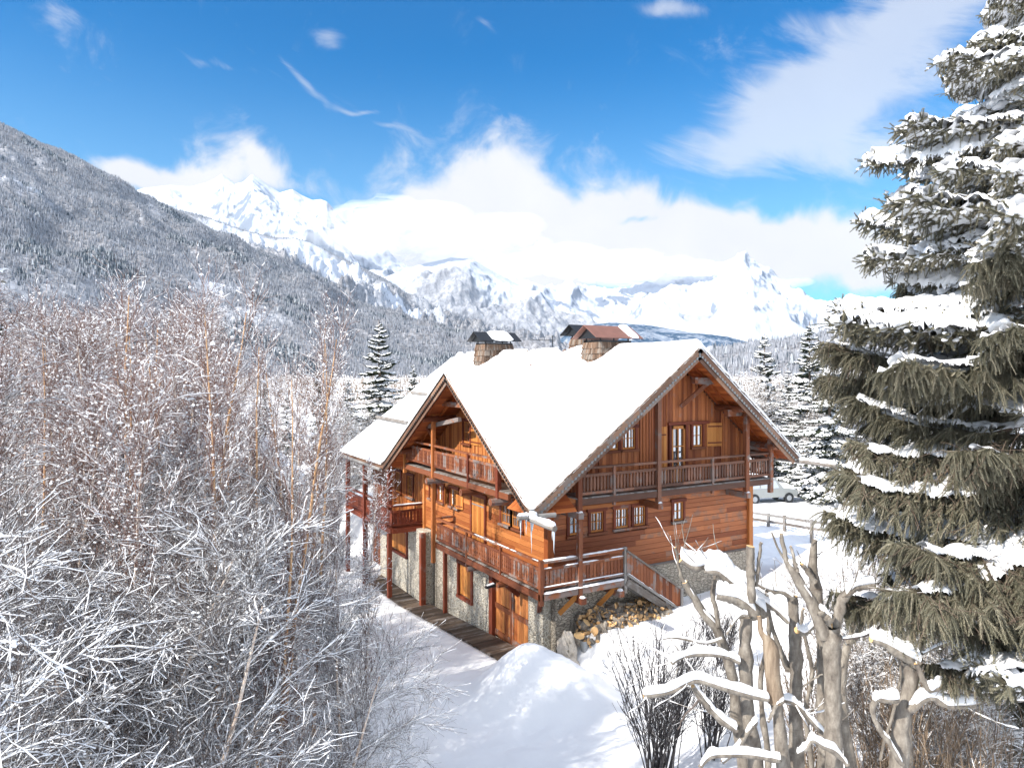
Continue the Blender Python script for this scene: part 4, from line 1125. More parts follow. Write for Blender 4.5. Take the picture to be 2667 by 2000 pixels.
# far side balcony and posts beyond the entrance
fbal = balcony('balcony', 'dark red balcony at the far left end of the chalet')
deck(-1.7, 11.3, -.05, 18.2, ZL, 'x', fbal, M['woodred']); fascia([((-1.72, 11.3, ZL - .17), (-1.72, 18.2, ZL - .17)), ((-1.7, 11.3, ZL - .17), (0, 11.3, ZL - .17))], fbal, M['woodred'])
rb, ib = MB(), MB(); rail_run((-1.7, 11.3), (-1.7, 18.2), ZL, 'board', (rb, ib)); rail_run((-1.65, 11.3), (-.1, 11.3), ZL, 'board', (rb, ib)); rb.build('handrail', M['woodred'], fbal); ib.build('railing_boards', M['woodred'], fbal)
snow_strip((-1.65, 11.3, ZL + 1.07), (-.1, 11.3, ZL + 1.07), .1, .05, fbal)
for x, y, w in ((-1.72, 15.2, .22), (-1.45, 12.3, .2), (-1.72, 18.2, .2)): post(x, y, -1.2, 5.6, fbal, M['woodred'], w)
post(-.62, 10.1, -1.0, 2.7, fbal, M['woodred'], .24); post(-.35, 8.12, -1.0, 2.6, fbal, M['woodred'], .16)
# wall lamp under the lower balcony
t = MB(); t.beam((-.95, 2.35, 2.28), (-1.35, 2.35, 2.22), .22, .10, w2=.16, h2=.07); t.beam((-.2, 2.35, 2.34), (-.98, 2.35, 2.3), .05, .05); lo_ = t.build('wall_lamp', M['metal'], chalet)
t = MB(); t.beam((-1.0, 2.35, 2.34), (-1.28, 2.35, 2.29), .12, .03); t.build('lamp_snow', M['snowfine'], lo_)

# ---- boardwalk
bw = thing('boardwalk', 'narrow plank walk along the stone wall of the chalet', 'boardwalk', (-1.0, 7.5, -.5)); tag(bw)
b = MB(); y = -.8
while y < 16.2:
    z = -.075 * min(max(y, 0), 11) + .03; w = .14
    b.beam((-.25, y, z), (-1.42 - RNG.random() * .06, y + RNG.normal(0, .012), z - .015), w - .02, .045); y += w
b.build('planks', M['walk'], bw, loc=(-1.0, 7.5, -.5)).location = (0, 0, 0)
b = MB(); b.beam((-1.4, -.8, -.1), (-1.4, 0, -.1), .1, .14); b.beam((-1.4, 0, -.1), (-1.4, 11, -.92), .1, .14); b.beam((-1.4, 11, -.92), (-1.4, 16.2, -.92), .1, .14)
b.build('edge_board', M['grey'], bw, loc=(-1.0, 7.5, -.5)).location = (0, 0, 0)
# ================================================================== vegetation builders
def spawn(P, R, m, t0, t1, L, ang, rr, N, up=0.0, wob=.08, rg=RNG, flat=0.0, taper=.25, lpow=0.0):
    """children of a batch of polylines. P (B,n,3) R (B,n) -> (B*m,N,3), (B*m,N)"""
    B, n, _ = P.shape
    t = t0 + (t1 - t0) * (np.arange(m)[None] + rg.random((B, m))) / m
    x = t * (n - 1); i = np.clip(x.astype(int), 0, n - 2); f = (x - i)[..., None]
    bi = np.arange(B)[:, None]
    p = P[bi, i] * (1 - f) + P[bi, i + 1] * f; r = (R[bi, i] * (1 - f[..., 0]) + R[bi, i + 1] * f[..., 0])
    T = nrm(P[bi, i + 1] - P[bi, i])
    rv = rg.normal(size=(B, m, 3)); rv[..., 2] *= (1 - flat)
    S = nrm(rv - (rv * T).sum(-1, keepdims=True) * T)
    a = R_(ang) * (1 + .25 * rg.normal(size=(B, m, 1)))
    d = nrm(T * np.cos(a) + S * np.sin(a) + np.array([0, 0, up]))
    ln = L * (.65 + .6 * rg.random((B, m))) * (1 - lpow * t)
    seg = (ln / (N - 1))[..., None]
    Q = [p]; dd = d
    for k in range(N - 1):
        dd = nrm(dd + rg.normal(size=dd.shape) * wob + np.array([0, 0, up * .25]))
        Q.append(Q[-1] + dd * seg)
    Q = np.stack(Q, 2).reshape(B * m, N, 3)
    r0 = np.minimum(r * rr, r * .9).reshape(-1)
    RR = r0[:, None] * np.linspace(1, taper, N)[None]
    return Q, RR


def snow_on(b, P, R, h, k=4, cover=.8, wide=1.0, rg=RNG, add=.008, minh=.25):
    """ridges of snow lying on the upper side of branches"""
    B, N, _ = P.shape
    T = nrm(np.gradient(P, axis=1)); hor = np.sqrt(np.clip(1 - T[..., 2] ** 2, 0, 1))
    amt = (.45 + .9 * rg.random((B, N))) * np.where(rg.random((B, N)) < cover, 1, .12) * np.clip((hor - minh) / (1 - minh), 0, 1)
    rs = (R * wide + add) * np.clip(amt * 1.3, .05, 1.35)
    Q = P + np.stack([np.zeros_like(R), np.zeros_like(R), R * .75 + h * amt * .55], -1)
    b.tubes(Q, rs + h * amt * .35, k, tint=0)


def make_birch(seed, Hh, r0, n1, n2, n3, L1_, lean=.0, up1=.35, mats=None, clump=.5, multi=1, thin=1.0, snowy=1.0, l2=1.1, l3=.42, cov=.5, r1=.5):
    rg = np.random.default_rng(seed)
    N = 16; tr = []; rd = []
    for q in range(multi):
        d = nrm(np.array([rg.normal(0, lean + .02 + (.16 if multi > 1 else 0)), rg.normal(0, lean + .02 + (.16 if multi > 1 else 0)), 1.])); p = np.array([rg.normal(0, .1 * (multi > 1)), rg.normal(0, .1 * (multi > 1)), -.3]); pts = [p]
        for i in range(N - 1):
            d = nrm(d + rg.normal(0, .028, 3) + [0, 0, .05]); p = p + d * (Hh + .3) / (N - 1) * (1 if q == 0 else .85); pts.append(p)
        tr.append(pts); rd.append(r0 * np.linspace(1, .12, N) ** .9)
    P0 = np.array(tr); R0 = np.array(rd)
    P1, R1 = spawn(P0, R0, n1, .12, .97, L1_, 48, r1, 10, up1, .10, rg, lpow=.55)
    P2, R2 = spawn(P1, R1, n2, .15, .98, l2, 42, .6, 6, up1 * .45, .15, rg, lpow=.3)
    P3_, R3 = spawn(P2, R2, n3, .1, 1.0, l3, 40, .7, 4, .08, .2, rg)
    R1 = np.maximum(R1, .009 * thin); R2 = np.maximum(R2, .0058 * thin); R3 = np.maximum(R3, .0042 * thin)
    b = MB(); b.tubes(P0, R0, 9, tint=.5); t = b.build('trunk', mats[0], None, smooth=True)
    b = MB(); b.tubes(P1, R1, 5); br = b.build('branches', mats[1], None)
    b = MB(); b.tubes(P2, R2, 3); b.tubes(P3_, R3, 3); tw = b.build('twigs', mats[2], None)
    s = MB(); snow_on(s, P0, R0 * .8, .02, 5, .4, .8, rg, minh=.05); snow_on(s, P1, R1, .036 * snowy, 4, .75, .85, rg, .003); snow_on(s, P2, R2, .022 * snowy, 3, .6, .8, rg, .002); 
    sel = rg.random(len(P3_)) < cov
    snow_on(s, P3_[sel], R3[sel], (.014 if cov < .8 else .018) * snowy, 3, .65, .8, rg, .001)
    k = int(len(P3_) * clump); idx = rg.integers(0, len(P3_), k); jj = rg.integers(0, 4, k)
    s.blobs(P3_[idx, jj] + [0, 0, .012], (.012 + .034 * rg.random(k) ** 2.2) * snowy, 0, flat=.8)
    idx = rg.integers(0, len(P2), k // 3); jj = rg.integers(0, 6, k // 3)
    s.blobs(P2[idx, jj] + [0, 0, .02], (.02 + .045 * rg.random(k // 3) ** 2) * snowy, 0, flat=.75)
    sn = s.build('branch_snow', M['snowfine'], None)
    return [t, br, tw, sn]


def place(parts, name, label, cat, loc, rz, sc=1.0, group=None):
    """a thing whose parts share the meshes of a prototype"""
    o = thing(name, label, cat, loc, rz, group); o.scale = (sc, sc, sc) if not isinstance(sc, tuple) else sc
    for p in parts:
        c = p.copy(); COL.objects.link(c); c.parent = o
    return o
PROTO = []
def proto(parts):
    for p in parts: COL.objects.unlink(p)
    PROTO.extend(parts); return parts


def make_conifer(seed, Hh, rad, nwh, m_needle, snow=1.0, bare0=.06, dens=1.0, droop=.35):
    rg = np.random.default_rng(seed)
    tr = MB(); N = 10; z = np.linspace(-.3, Hh, N); P0 = np.stack([rg.normal(0, .03, N), rg.normal(0, .03, N), z], -1)
    tr.tubes(P0, np.linspace(Hh * .016, .02, N), 7, tint=.5); t = tr.build('trunk', M['conbark'], None, smooth=True)
    wd, nd, sn = MB(), MB(), MB(); BP = []; BL = []
    for w in range(nwh):
        f = (w + rg.random() * .8) / nwh; zc = Hh * (bare0 + (1 - bare0 - .02) * f); L0 = rad * (1 - f) ** .8 * (.9 + .1 * math.sin(w)) + .12
        nb = int(5 + 6 * (1 - f) * dens)
        for k in range(nb):
            a = rg.random() * 6.283; L = L0 * (.7 + .5 * rg.random()); n = 7; s = np.linspace(0, 1, n)
            r = L * s; zz = zc + rg.normal(0, .1) - L * droop * s ** 1.3 + L * .22 * s ** 3 + L * .10 * (f > .7) * s * 3
            BP.append(np.stack([r * math.cos(a), r * math.sin(a), zz], -1)); BL.append(L)
    BP = np.array(BP); BL = np.array(BL); B = len(BP)
    wd.tubes(BP, np.outer(.012 + BL * .008, np.linspace(1, .2, 7)), 3)
    # side sprays: flat jagged fans hanging on both sides of each branch
    ns = int(13 * dens)
    s = (np.arange(ns) + .6)[None] / ns + rg.normal(0, .02, (B, ns)); s = np.clip(s, .08, .99)
    x = s * 6; i = np.clip(x.astype(int), 0, 5); fr = (x - i)[..., None]; bi = np.arange(B)[:, None]
    base = BP[bi, i] * (1 - fr) + BP[bi, i + 1] * fr; T = nrm(BP[bi, i + 1] - BP[bi, i]); S = nrm(np.cross(T, np.array([0, 0, 1.])))
    for sg in (-1, 1):
        ln = (BL[:, None] * .34 * (1.08 - s) + .12) * (.7 + .6 * rg.random((B, ns)))
        dr = nrm(T * .75 + sg * S * (.8 + .3 * rg.random((B, ns, 1))) + np.array([0, 0, -.28]) * (.3 + rg.random((B, ns, 1))))
        tip = base + dr * ln[..., None] + [0, 0, -.04]
        mid = base + dr * ln[..., None] * .5
        nn = nrm(np.cross(dr, np.array([0, 0, 1.]))) * (ln * .17 + .02)[..., None]; dn = np.array([0, 0, -1]) * (ln * .22 + .03)[..., None]
        v = np.stack([base, mid + nn, tip, mid - nn, mid + dn, base + dn * .6 + T * .03], 2).reshape(-1, 3)
        k = B * ns; q = (np.arange(k) * 6)[:, None]
        tn = rg.random(k)
        nd.add(v, np.hstack([q, q + 1, q + 2]), tint=tn); nd.add(v, np.hstack([q, q + 2, q + 3]), tint=tn); nd.add(v, np.hstack([q, q + 4, q + 2]), tint=tn); nd.add(v, np.hstack([q, q + 5, q + 4]), tint=tn)
        keep = rg.random(k) < .62 * snow
        up = np.array([0, 0, .02]); hh = (ln.reshape(-1) * .10 + .015)[:, None] * np.array([0, 0, 1.])
        bb, mm, tt, n2 = base.reshape(-1, 3), mid.reshape(-1, 3), tip.reshape(-1, 3), nn.reshape(-1, 3)
        v = np.stack([bb + up, mm + n2 * .95 + up, bb * .12 + tt * .88 + up, mm - n2 * .95 + up, mm + hh + up], 1)[keep].reshape(-1, 3)
        kk = int(keep.sum()); q = (np.arange(kk) * 5)[:, None]
        for a_, b2 in ((0, 1), (1, 2), (2, 3), (3, 0)): sn.add(v, np.hstack([q + a_, q + b2, q + 4]))
    # snow pads along the branch itself
    amt = np.clip(.5 + .5 * rg.random((B, 7)), 0, 1) * (rg.random((B, 7)) < .8 * snow)
    sn.tubes(BP + [0, 0, .05], (.02 + .045 * BL[:, None] ** .5 * amt) * np.linspace(1.1, .5, 7)[None], 4, tint=0)
    # needles round the tips so the outline is ragged
    k = int(B * 5); bi2 = rg.integers(0, B, k); c = BP[bi2, rg.integers(3, 7, k)]; dv = nrm(rg.normal(size=(k, 3)) + nrm(c * [1, 1, 0]) * 1.2) * (.10 + .16 * rg.random((k, 1)))
    pp = nrm(np.cross(dv, rg.normal(size=(k, 3)))) * .022
    v = np.stack([c + pp, c - pp, c + dv], 1).reshape(-1, 3); q = (np.arange(k) * 3)[:, None]; nd.add(v, np.hstack([q, q + 1, q + 2]), tint=rg.random(k))
    return [t, wd.build('branches', M['conbark'], None), nd.build('crown', m_needle, None), sn.build('branch_snow', M['snowfine'], None)]


# ------------------------------------------------------------------ the big spruce on the right
def brush(b, P, R0, rg, step=.016, nl=.030, per=5, m=0):
    """needle covered shoots: P (B,N,3)"""
    B, N, _ = P.shape; L = np.linalg.norm(np.diff(P, axis=1), axis=-1).sum(1); n = max(4, int(np.median(L) / step))
    x = np.broadcast_to(np.linspace(0, N - 1.001, n)[None], (B, n)); i = x.astype(int); f = (x - i)[..., None]; bi = np.arange(B)[:, None]
    c = P[bi, i] * (1 - f) + P[bi, i + 1] * f; T = nrm(P[bi, i + 1] - P[bi, i])
    ref = np.array([.31, .2, .93]); S = nrm(np.cross(T, ref)); U = np.cross(S, T)
    th = rg.random((B, n, 1)) * 6.28 + np.arange(per)[None, None] * 6.283 / per + rg.normal(0, .2, (B, n, per))
    d = nrm(np.cos(th)[..., None] * S[:, :, None] + np.sin(th)[..., None] * U[:, :, None] + T[:, :, None] * .75)
    ln = nl * (.8 + .4 * rg.random((B, n, per, 1))) * (1 - .35 * (x / (N - 1)))[:, :, None, None]
    w = nrm(np.cross(d, T[:, :, None])) * .0055
    cc = c[:, :, None]; v = np.stack([cc - w * 1.2, cc + w * 1.2, cc + d * ln], 3).reshape(-1, 3); k = B * n * per; q = (np.arange(k) * 3)[:, None]
    tn = np.repeat(rg.random(B), n * per) * .6 + rg.random(k) * .4
    b.add(v, np.hstack([q, q + 1, q + 2]), tint=tn)
    b.tubes(P, np.broadcast_to(np.linspace(R0, R0 * .5, N)[None], (B, N)), 3)


def make_limb(seed, L, kind):
    """kind 'hang': curtains of drooping shoots; 'snow': stubby level shoots loaded with snow"""
    rg = np.random.default_rng(seed); n = 12; s = np.linspace(0, 1, n)
    zz = -L * (.42 if kind == 'hang' else .24) * s ** 1.15 + L * (.24 if kind == 'hang' else .16) * s ** 3
    P0 = np.stack([L * s, rg.normal(0, .02, n).cumsum(), zz], -1)[None]; R0 = (.012 + .013 * L) * np.linspace(1, .18, n)[None]
    wd, nd, sn = MB(), MB(), MB(); wd.tubes(P0, R0, 6)
    # laterals left and right
    m = int(9 * L / 2.5) + 5; t = np.linspace(.14, .97, m); lat = []
    for k, tt in enumerate(t):
        for sg in (-1, 1):
            x = tt * (n - 1); i = int(x); f = x - i; p = P0[0, i] * (1 - f) + P0[0, min(i + 1, n - 1)] * f; T = nrm(P0[0, min(i + 1, n - 1)] - P0[0, i])
            ll = L * (.36 * (1.05 - tt) ** .7 + .05) * (.7 + .5 * rg.random()); d = nrm(T * .8 + sg * np.array([0, 1, 0]) * (.75 + .2 * rg.random()) + [0, 0, .02])
            q = np.linspace(0, 1, 6)[:, None]; lat.append(p + d * ll * q + np.array([0, 0, -1]) * ll * (.26 if kind == 'hang' else .12) * q ** 1.6 * (.3 + 1.7 * rg.random()) + rg.normal(0, .006, (6, 3)))
    lat = np.array(lat); wd.tubes(lat, np.broadcast_to(np.linspace(.010, .004, 6)[None], lat.shape[:2]), 3)
    allp = np.concatenate([lat, P0[:, [0, 2, 4, 6, 8, 10]] * .0 + P0[:, [1, 3, 5, 7, 9, 11]]])
    if kind == 'hang':
        Q, _ = spawn(allp, np.full(allp.shape[:2], .004), 24, .05, 1.0, .30, 62, 1, 5, -.95, .10, rg, flat=.1)
        Q = np.concatenate([Q, spawn(allp, np.full(allp.shape[:2], .004), 4, .1, 1.0, .50, 60, 1, 5, -1.3, .08, rg)[0]])
        brush(nd, Q, .006, rg, .016, .042, 5)
        Q2, _ = spawn(allp, np.full(allp.shape[:2], .004), 6, .2, 1.0, .13, 48, 1, 4, -.1, .06, rg); brush(nd, Q2, .004, rg, .015, .028, 5)
    else:
        Q, _ = spawn(allp, np.full(allp.shape[:2], .005), 8, .15, 1.0, .22, 50, 1, 5, -.05, .05, rg, flat=.3); brush(nd, Q, .006, rg, .013, .040, 6)
        Q2, _ = spawn(allp, np.full(allp.shape[:2], .005), 4, .3, .95, .26, 70, 1, 4, -.5, .05, rg); brush(nd, Q2, .005, rg, .015, .032, 5)
    brush(nd, lat, .004, rg, .02, .03, 5)
    # snow: a sagging blanket over the limb, ragged at the border, plus ridges on the laterals
    def blanket(wf, th, thr, t0=.1):
        nu, nv = 96, 40; u = np.linspace(t0, 1.0, nu); v = np.linspace(-1, 1, nv); U_, V_ = np.meshgrid(u, v, indexing='ij')
        px_ = np.interp(U_, s, P0[0, :, 0]); pz = np.interp(U_, s, P0[0, :, 2]); py = np.interp(U_, s, P0[0, :, 1])
        wid = L * wf * (1.06 - U_) ** .55 * (1 + .35 * hnoise(u * 9, u * 0 + seed, 1, seed, 3))[:, None]
        y = py + V_ * wid; nz = hnoise(px_ * 1.0, y, .30, seed + 5, 3); edge = 1 - np.abs(V_) ** 2.2
        cov = edge + nz * .9 - thr
        z = pz - np.abs(V_) ** 1.6 * wid * .22 + .03 + th * np.clip(cov, 0, 1) ** .5 * (1 + .5 * hnoise(px_, y, .35, seed + 9, 2))
        P = np.stack([px_ - .08 * L * np.abs(V_) * 0 + np.abs(V_) * wid * .35, y, z], -1); keep = (cov > 0.02)[:-1, :-1] & (cov > .02)[1:, 1:]
        und = P.copy(); und[..., 2] = pz - np.abs(V_) ** 1.6 * wid * .30 + .0
        sn.grid(P, keep=keep); 
        z2 = np.where(cov > .02, P[..., 2], und[..., 2])
    if kind == 'snow':
        blanket(.42, .20, .06); snow_on(sn, lat, np.full(lat.shape[:2], .03), .07, 6, .85, 1.3, rg, .012); snow_on(sn, P0, R0, .10, 6, .95, 1.8, rg, .02)
        i_ = rg.integers(0, len(Q), len(Q) // 3); sn.blobs(Q[i_, 3] + [0, 0, .02], .018 + .028 * rg.random(len(i_)), 1)
        snow_on(sn, Q[rg.random(len(Q)) < .3], np.full((len(Q), 5), .012)[:0] if False else np.full((int(1e6),), 0)[:0], .03) if False else None
    elif kind == 'hang' and seed % 2 == 0:
        blanket(.26, .16, .22, .2); snow_on(sn, P0, R0, .05, 6, .7, 1.5, rg, .012); snow_on(sn, lat[::2], np.full(lat[::2].shape[:2], .02), .04, 5, .5, 1.2, rg, .01)
    else:
        snow_on(sn, P0, R0, .03, 6, .45, 1.2, rg, .01); blanket(.16, .10, .55, .35)
        Q3, R3 = spawn(allp, np.full(allp.shape[:2], .004), 5, .0, .8, .5, 60, 1, 6, -.5, .22, rg); wd.tubes(Q3, np.full(Q3.shape[:2], .004), 3)
    parts = [wd.build('limb', M['conbark'], None), nd.build('needles', M['needle'], None), sn.build('limb_snow', M['snowfine'], None, smooth=True)]
    return parts
# ================================================================== planting
LIMBS = {'hang': [proto(make_limb(100 + i, 3.0, 'hang')) for i in range(4)], 'snow': [proto(make_limb(200 + i, 2.5, 'snow')) for i in range(4)]}


def big_spruce(name, label, px, D, ztop, zlow, zref_rad, nl, seed, frac_snow=.52, zbase=None, rad_pow=.75, thr_left=None):
    rg = np.random.default_rng(seed); base = at(px, 968, D); gx_, gy_ = base[0], base[1]; zb = gz(gx_, gy_) - .1
    root = thing(name, label, 'spruce', (gx_, gy_, zb)); Hh = ztop - zb; left = math.atan2(-RT[1], -RT[0])
    n = 12; P = np.stack([rg.normal(0, .02, n), rg.normal(0, .02, n), np.linspace(0, Hh, n)], -1)
    b = MB(); b.tubes(P, np.linspace(Hh * .014, .02, n), 10, tint=.5); b.build('trunk', M['conbark'], root, smooth=True)
    b = MB(); brush(b, np.array([np.stack([np.zeros(5), np.zeros(5), np.linspace(Hh - .9, Hh, 5)], -1)]), .02, rg, .015, .05, 6); b.build('leader', M['needle'], root)
    b = MB(); b.tubes(np.array([(0, 0, Hh - .5), (.02, 0, Hh - .2), (0, .01, Hh + .08)]), np.array([.07, .06, .02]), 7); b.build('tip_snow', M['snowfine'], root, smooth=True)
    for k in range(nl):
        f = (k + .5) / nl; z = zlow - zb + (Hh - .35 - (zlow - zb)) * f; rr = zref_rad * float(np.interp(Hh - z, [0, .5, .9, 1.8, 2.7, 4.1, 6, 8, 9.6, 13], [.08, .3, .4, .5, .72, .93, 1.0, 1.02, .92, .75]))
        L = rr * (.68 + .44 * rg.random()); a = k * 2.399963 + rg.normal(0, .25)
        if thr_left: a = left + (((k * .618034) % 1) - .5) * thr_left + rg.normal(0, .1) + .35
        fs = sm(np.array(f), frac_snow - .13, frac_snow + .1); kind = 'snow' if rg.random() < float(fs) * .76 + .19 else 'hang'
        parts = LIMBS[kind][rg.integers(0, 4)]; s = L / (2.5 if kind == 'snow' else 3.0)
        w, nd, sn = parts; o = w.copy(); COL.objects.link(o); o.parent = root; o.location = (0, 0, z + rg.normal(0, .30))
        el_ = (.16 if kind == 'hang' else .05) + rg.normal(0, .15) + .25 * max(0, f - .75)
        o.rotation_euler = (rg.normal(0, .22), -el_, a); o.scale = (s, min(1.35, max(.75, s) * 1.15), max(.8, min(1.2, s)))
        for q in (nd, sn): c = q.copy(); COL.objects.link(c); c.parent = o
    return root


big_spruce('spruce', 'huge snow-laden spruce filling the right edge of the view', 2760, 11.5, 16.9, 6.3, 3.4, 100, 11, .52, thr_left=4.4)
big_spruce('spruce', 'lower spruce behind the right foot of the huge spruce', 2590, 17.5, 7.6, 1.6, 2.6, 30, 23, .93)
big_spruce('spruce', 'spruce at the far left edge with only its branch tips showing', -150, 13.0, 13.4, 11.3, 1.35, 8, 31, -1)

# conifers in the middle distance
CON = [proto(make_conifer(41, 14, 3.0, 30, M['needlefar'], .95)), proto(make_conifer(42, 14, 2.4, 32, M['needlefar'], .9)), proto(make_conifer(43, 14, 3.4, 30, M['needlefar'], 1.15, droop=.45))]
def conifer(px, py_top, D, v, label, w=1.0, group=None, zg=None):
    p = at(px, 968, D); zb = gz(p[0], p[1]); zt = CAM[2] + (968 - py_top) / FOC * D; s = (zt - zb) / 14.0
    return place(CON[v], 'conifer', label, 'conifer', (p[0], p[1], zb), RNG.random() * 6.28, (s * w, s * w, s), group)
conifer(988, 832, 62, 0, 'tall snowy conifer standing behind the left gable', 1.25)
conifer(829, 958, 52, 1, 'narrow snowy conifer between the birches and the chalet roof', .8)
conifer(1990, 868, 66, 2, 'pointed snowy conifer just right of the front gable', 1.1)
conifer(2108, 838, 60, 0, 'tall snowy conifer beside the huge spruce', 1.2)
conifer(2160, 905, 54, 2, 'wide snowy conifer behind the fence near the huge spruce', 1.35)
conifer(2052, 960, 72, 1, 'small snowy conifer between two taller ones right of the roof', 1.3)
conifer(1925, 985, 82, 0, 'snowy conifer showing its top above the right roof slope', 1.0)
conifer(2240, 930, 70, 0, 'snowy conifer half hidden behind the huge spruce', 1.2)
conifer(2350, 1000, 60, 2, 'snowy conifer seen through gaps of the huge spruce', 1.2)
conifer(745, 1020, 75, 1, 'little snowy conifer far behind the bare birches', 1.1)
conifer(905, 985, 80, 2, 'broad snowy conifer left behind the tall one', 1.2)
conifer(1075, 945, 85, 1, 'snowy conifer rising over the rear roof slope', 1.0)
for i, (px, py, D) in enumerate(((200, 935, 120), (330, 960, 140), (420, 950, 110), (560, 975, 130), (690, 985, 105), (60, 920, 100), (2050, 985, 110), (2180, 970, 120), (2450, 960, 100), (2600, 900, 90))):
    conifer(px, py, D, i % 3, 'distant snowy conifer rising out of the valley thicket', 1.1, 'distant conifers in the valley thicket')

BM = (M['birch'], M['twig'], M['twig'])
BIR = [proto(make_birch(300 + i, 12, .085, 30, 9, 10, 2.8, .02, .50, BM, .6, snowy=.8, thin=.9)) for i in range(4)]
OBM = (M['orange'], M['twig'], M['twig'])
OB = [proto(make_birch(320 + i, 13, .085, 26, 6, 5, 2.2, .01, .55, OBM, .35)) for i in range(2)]
SPR = [proto(make_birch(340 + i, 9, .085, 26, 12, 11, 3.3, .10, .14, (M['birch'], M['darktwig'], M['darktwig']), .14, 2, thin=.75, snowy=.68, l3=.5, cov=.7, r1=.34)) for i in range(3)]   # spreading, near
BUSH = [proto(make_birch(360 + i, 5.5, .045, 14, 7, 7, 1.7, .06, .4, (M['darktwig'], M['darktwig'], M['brushtwig']), .4, 4, snowy=1.1, cov=.9)) for i in range(3)]


def birch(set_, v, px, D, top, label, group=None, name='birch', cat='birch', rz=None, wid=1.0, h0=12.0):
    p = at(px, 968, D); zb = gz(p[0], p[1]); s = (CAM[2] + (968 - top) / FOC * D - zb) / h0
    return place(set_[v % len(set_)], name, label, cat, (p[0], p[1], zb), RNG.random() * 6.28 if rz is None else rz, (s * wid, s * wid, s), group)


for i, (px, D, top, lab) in enumerate((
        (482, 15.5, 790, 'straight birch with an orange trunk, tallest in the thicket'),
        (372, 17, 765, 'slim orange-barked birch at the left of the tallest one'),
        (712, 15.5, 870, 'orange-barked birch standing in the gap before the barn'),
        (676, 18, 900, 'thin reddish birch just left of the orange one before the barn'),
        (800, 26, 850, 'pale straight birch nearest the snowy roof of the chalet'),
        (440, 24, 850, 'slender birch right behind the tallest orange one'),
        (300, 22, 840, 'slender birch with an upright broom-like top at the left'))):
    birch(OB, i, px, D, top, lab, h0=13, wid=.95)
rg = np.random.default_rng(19)
for i in range(16):
    birch(OB, i, 20 + 53 * i + 25 * rg.random(), 13 + 15 * rg.random(), 790 + 130 * rg.random() + (90 if i > 10 else 0), 'thin upright reddish birch rising from the thicket', 'thin reddish birches rising from the thicket', h0=13, wid=.8)
GB = 'birches of the dense thicket'
lab = 'snow-dusted bare birch of the dense thicket left of the chalet'
for i, (px, D, top) in enumerate(((30, 14, 860), (120, 17, 890), (215, 16, 900), (260, 21, 860), (340, 26, 835), (410, 15, 960), (520, 22, 880), (585, 18, 1120),
        (90, 24, 850), (170, 29, 860), (-60, 18, 820), (400, 30, 830), (500, 32, 870), (560, 36, 900), (640, 44, 985), (450, 38, 860), (250, 34, 850), (320, 40, 870), (60, 34, 870),
        (140, 40, 880), (0, 28, 860), (-40, 40, 880), (200, 46, 880), (380, 48, 880), (470, 48, 890), (560, 50, 930), (640, 52, 960), (700, 48, 985), (770, 44, 1000), (-80, 30, 850), (860, 58, 1000), (300, 13, 1000), (20, 20, 800), (480, 19, 900), (150, 13, 1050), (100, 50, 880), (300, 52, 890), (420, 24, 850), (540, 46, 930))):
    birch(BIR, i, px, D, top, lab, GB)
near = ((95, 9.5, 1380, 'thick pale leaning birch in the bottom left corner, closest to the viewer', 0), (330, 12.0, 1230, 'spreading snow-covered birch low at the left', 1), (600, 15.5, 1330, 'spreading birch whose pale trunk stands in the lower middle left', 2),
        (770, 19.5, 1380, 'spreading birch reaching towards the boardwalk', 0), (460, 10.5, 1500, 'low snow-covered birch at the bottom edge under the thicket', 1), (885, 17.0, 1530, 'small twiggy tree with drooping fine twigs before the boardwalk', 2),
        (200, 14, 1180, 'spreading birch with long snowy boughs at the left', 2), (720, 13.5, 1560, 'low spreading birch at the bottom edge nearest the open snow', 0), (30, 12, 1340, 'snowy birch cut by the left edge of the view', 1), (500, 20, 1230, 'spreading birch in front of the barn gable', 1),
        (700, 26, 1290, 'twiggy birch between the barn and the boardwalk', 0), (330, 22, 1160, 'spreading birch in the middle of the thicket', 2))
for i, (px, D, top, l_, v) in enumerate(near): birch(SPR, v, px, D, top, l_, h0=8.6, wid=1.05)
birch(BIR, 1, 935, 19.5, 1250, 'small reddish birch whose twigs reach across the far left balcony of the chalet', h0=12, wid=.8)
birch(BIR, 2, 850, 22.0, 1180, 'small birch standing just left of the dark red balcony', h0=12, wid=.8)
rg = np.random.default_rng(77)
for i in range(14):
    D = 14 + 31 * rg.random(); px = -60 + 900 * rg.random() * (1 if D > 16 else .75)
    p = at(px, 968, D); place(BUSH[i % 3], 'shrub', 'snow-covered undergrowth shrub among the birches', 'shrub', (p[0], p[1], gz(p[0], p[1])), rg.random() * 6.28, .6 + .5 * rg.random(), 'undergrowth shrubs of the birch thicket')
for i, (px, D) in enumerate(((1960, 62), (2010, 66), (2070, 64), (2120, 58), (2180, 64), (2240, 56), (2035, 78), (2110, 80), (2190, 76), (2300, 60), (900, 50), (930, 60), (860, 46), (960, 66), (1010, 70))):
    p = at(px, 968, D); place(BUSH[i % 3], 'shrub', 'snowy bare shrub at the foot of the conifers', 'shrub', (p[0], p[1], gz(p[0], p[1])), rg.random() * 6.28, 1.0 + .6 * rg.random(), 'shrubs at the foot of the conifers')
for i in range(9):
    px = 2250 + 60 * i; D = 15 + 6 * rg.random(); p = at(px, 968, D)
    place(BUSH[i % 3], 'shrub', 'tangled snowy shrub below the huge spruce', 'shrub', (p[0], p[1], gz(p[0], p[1])), rg.random() * 6.28, .7 + .3 * rg.random(), 'shrubs below the huge spruce')

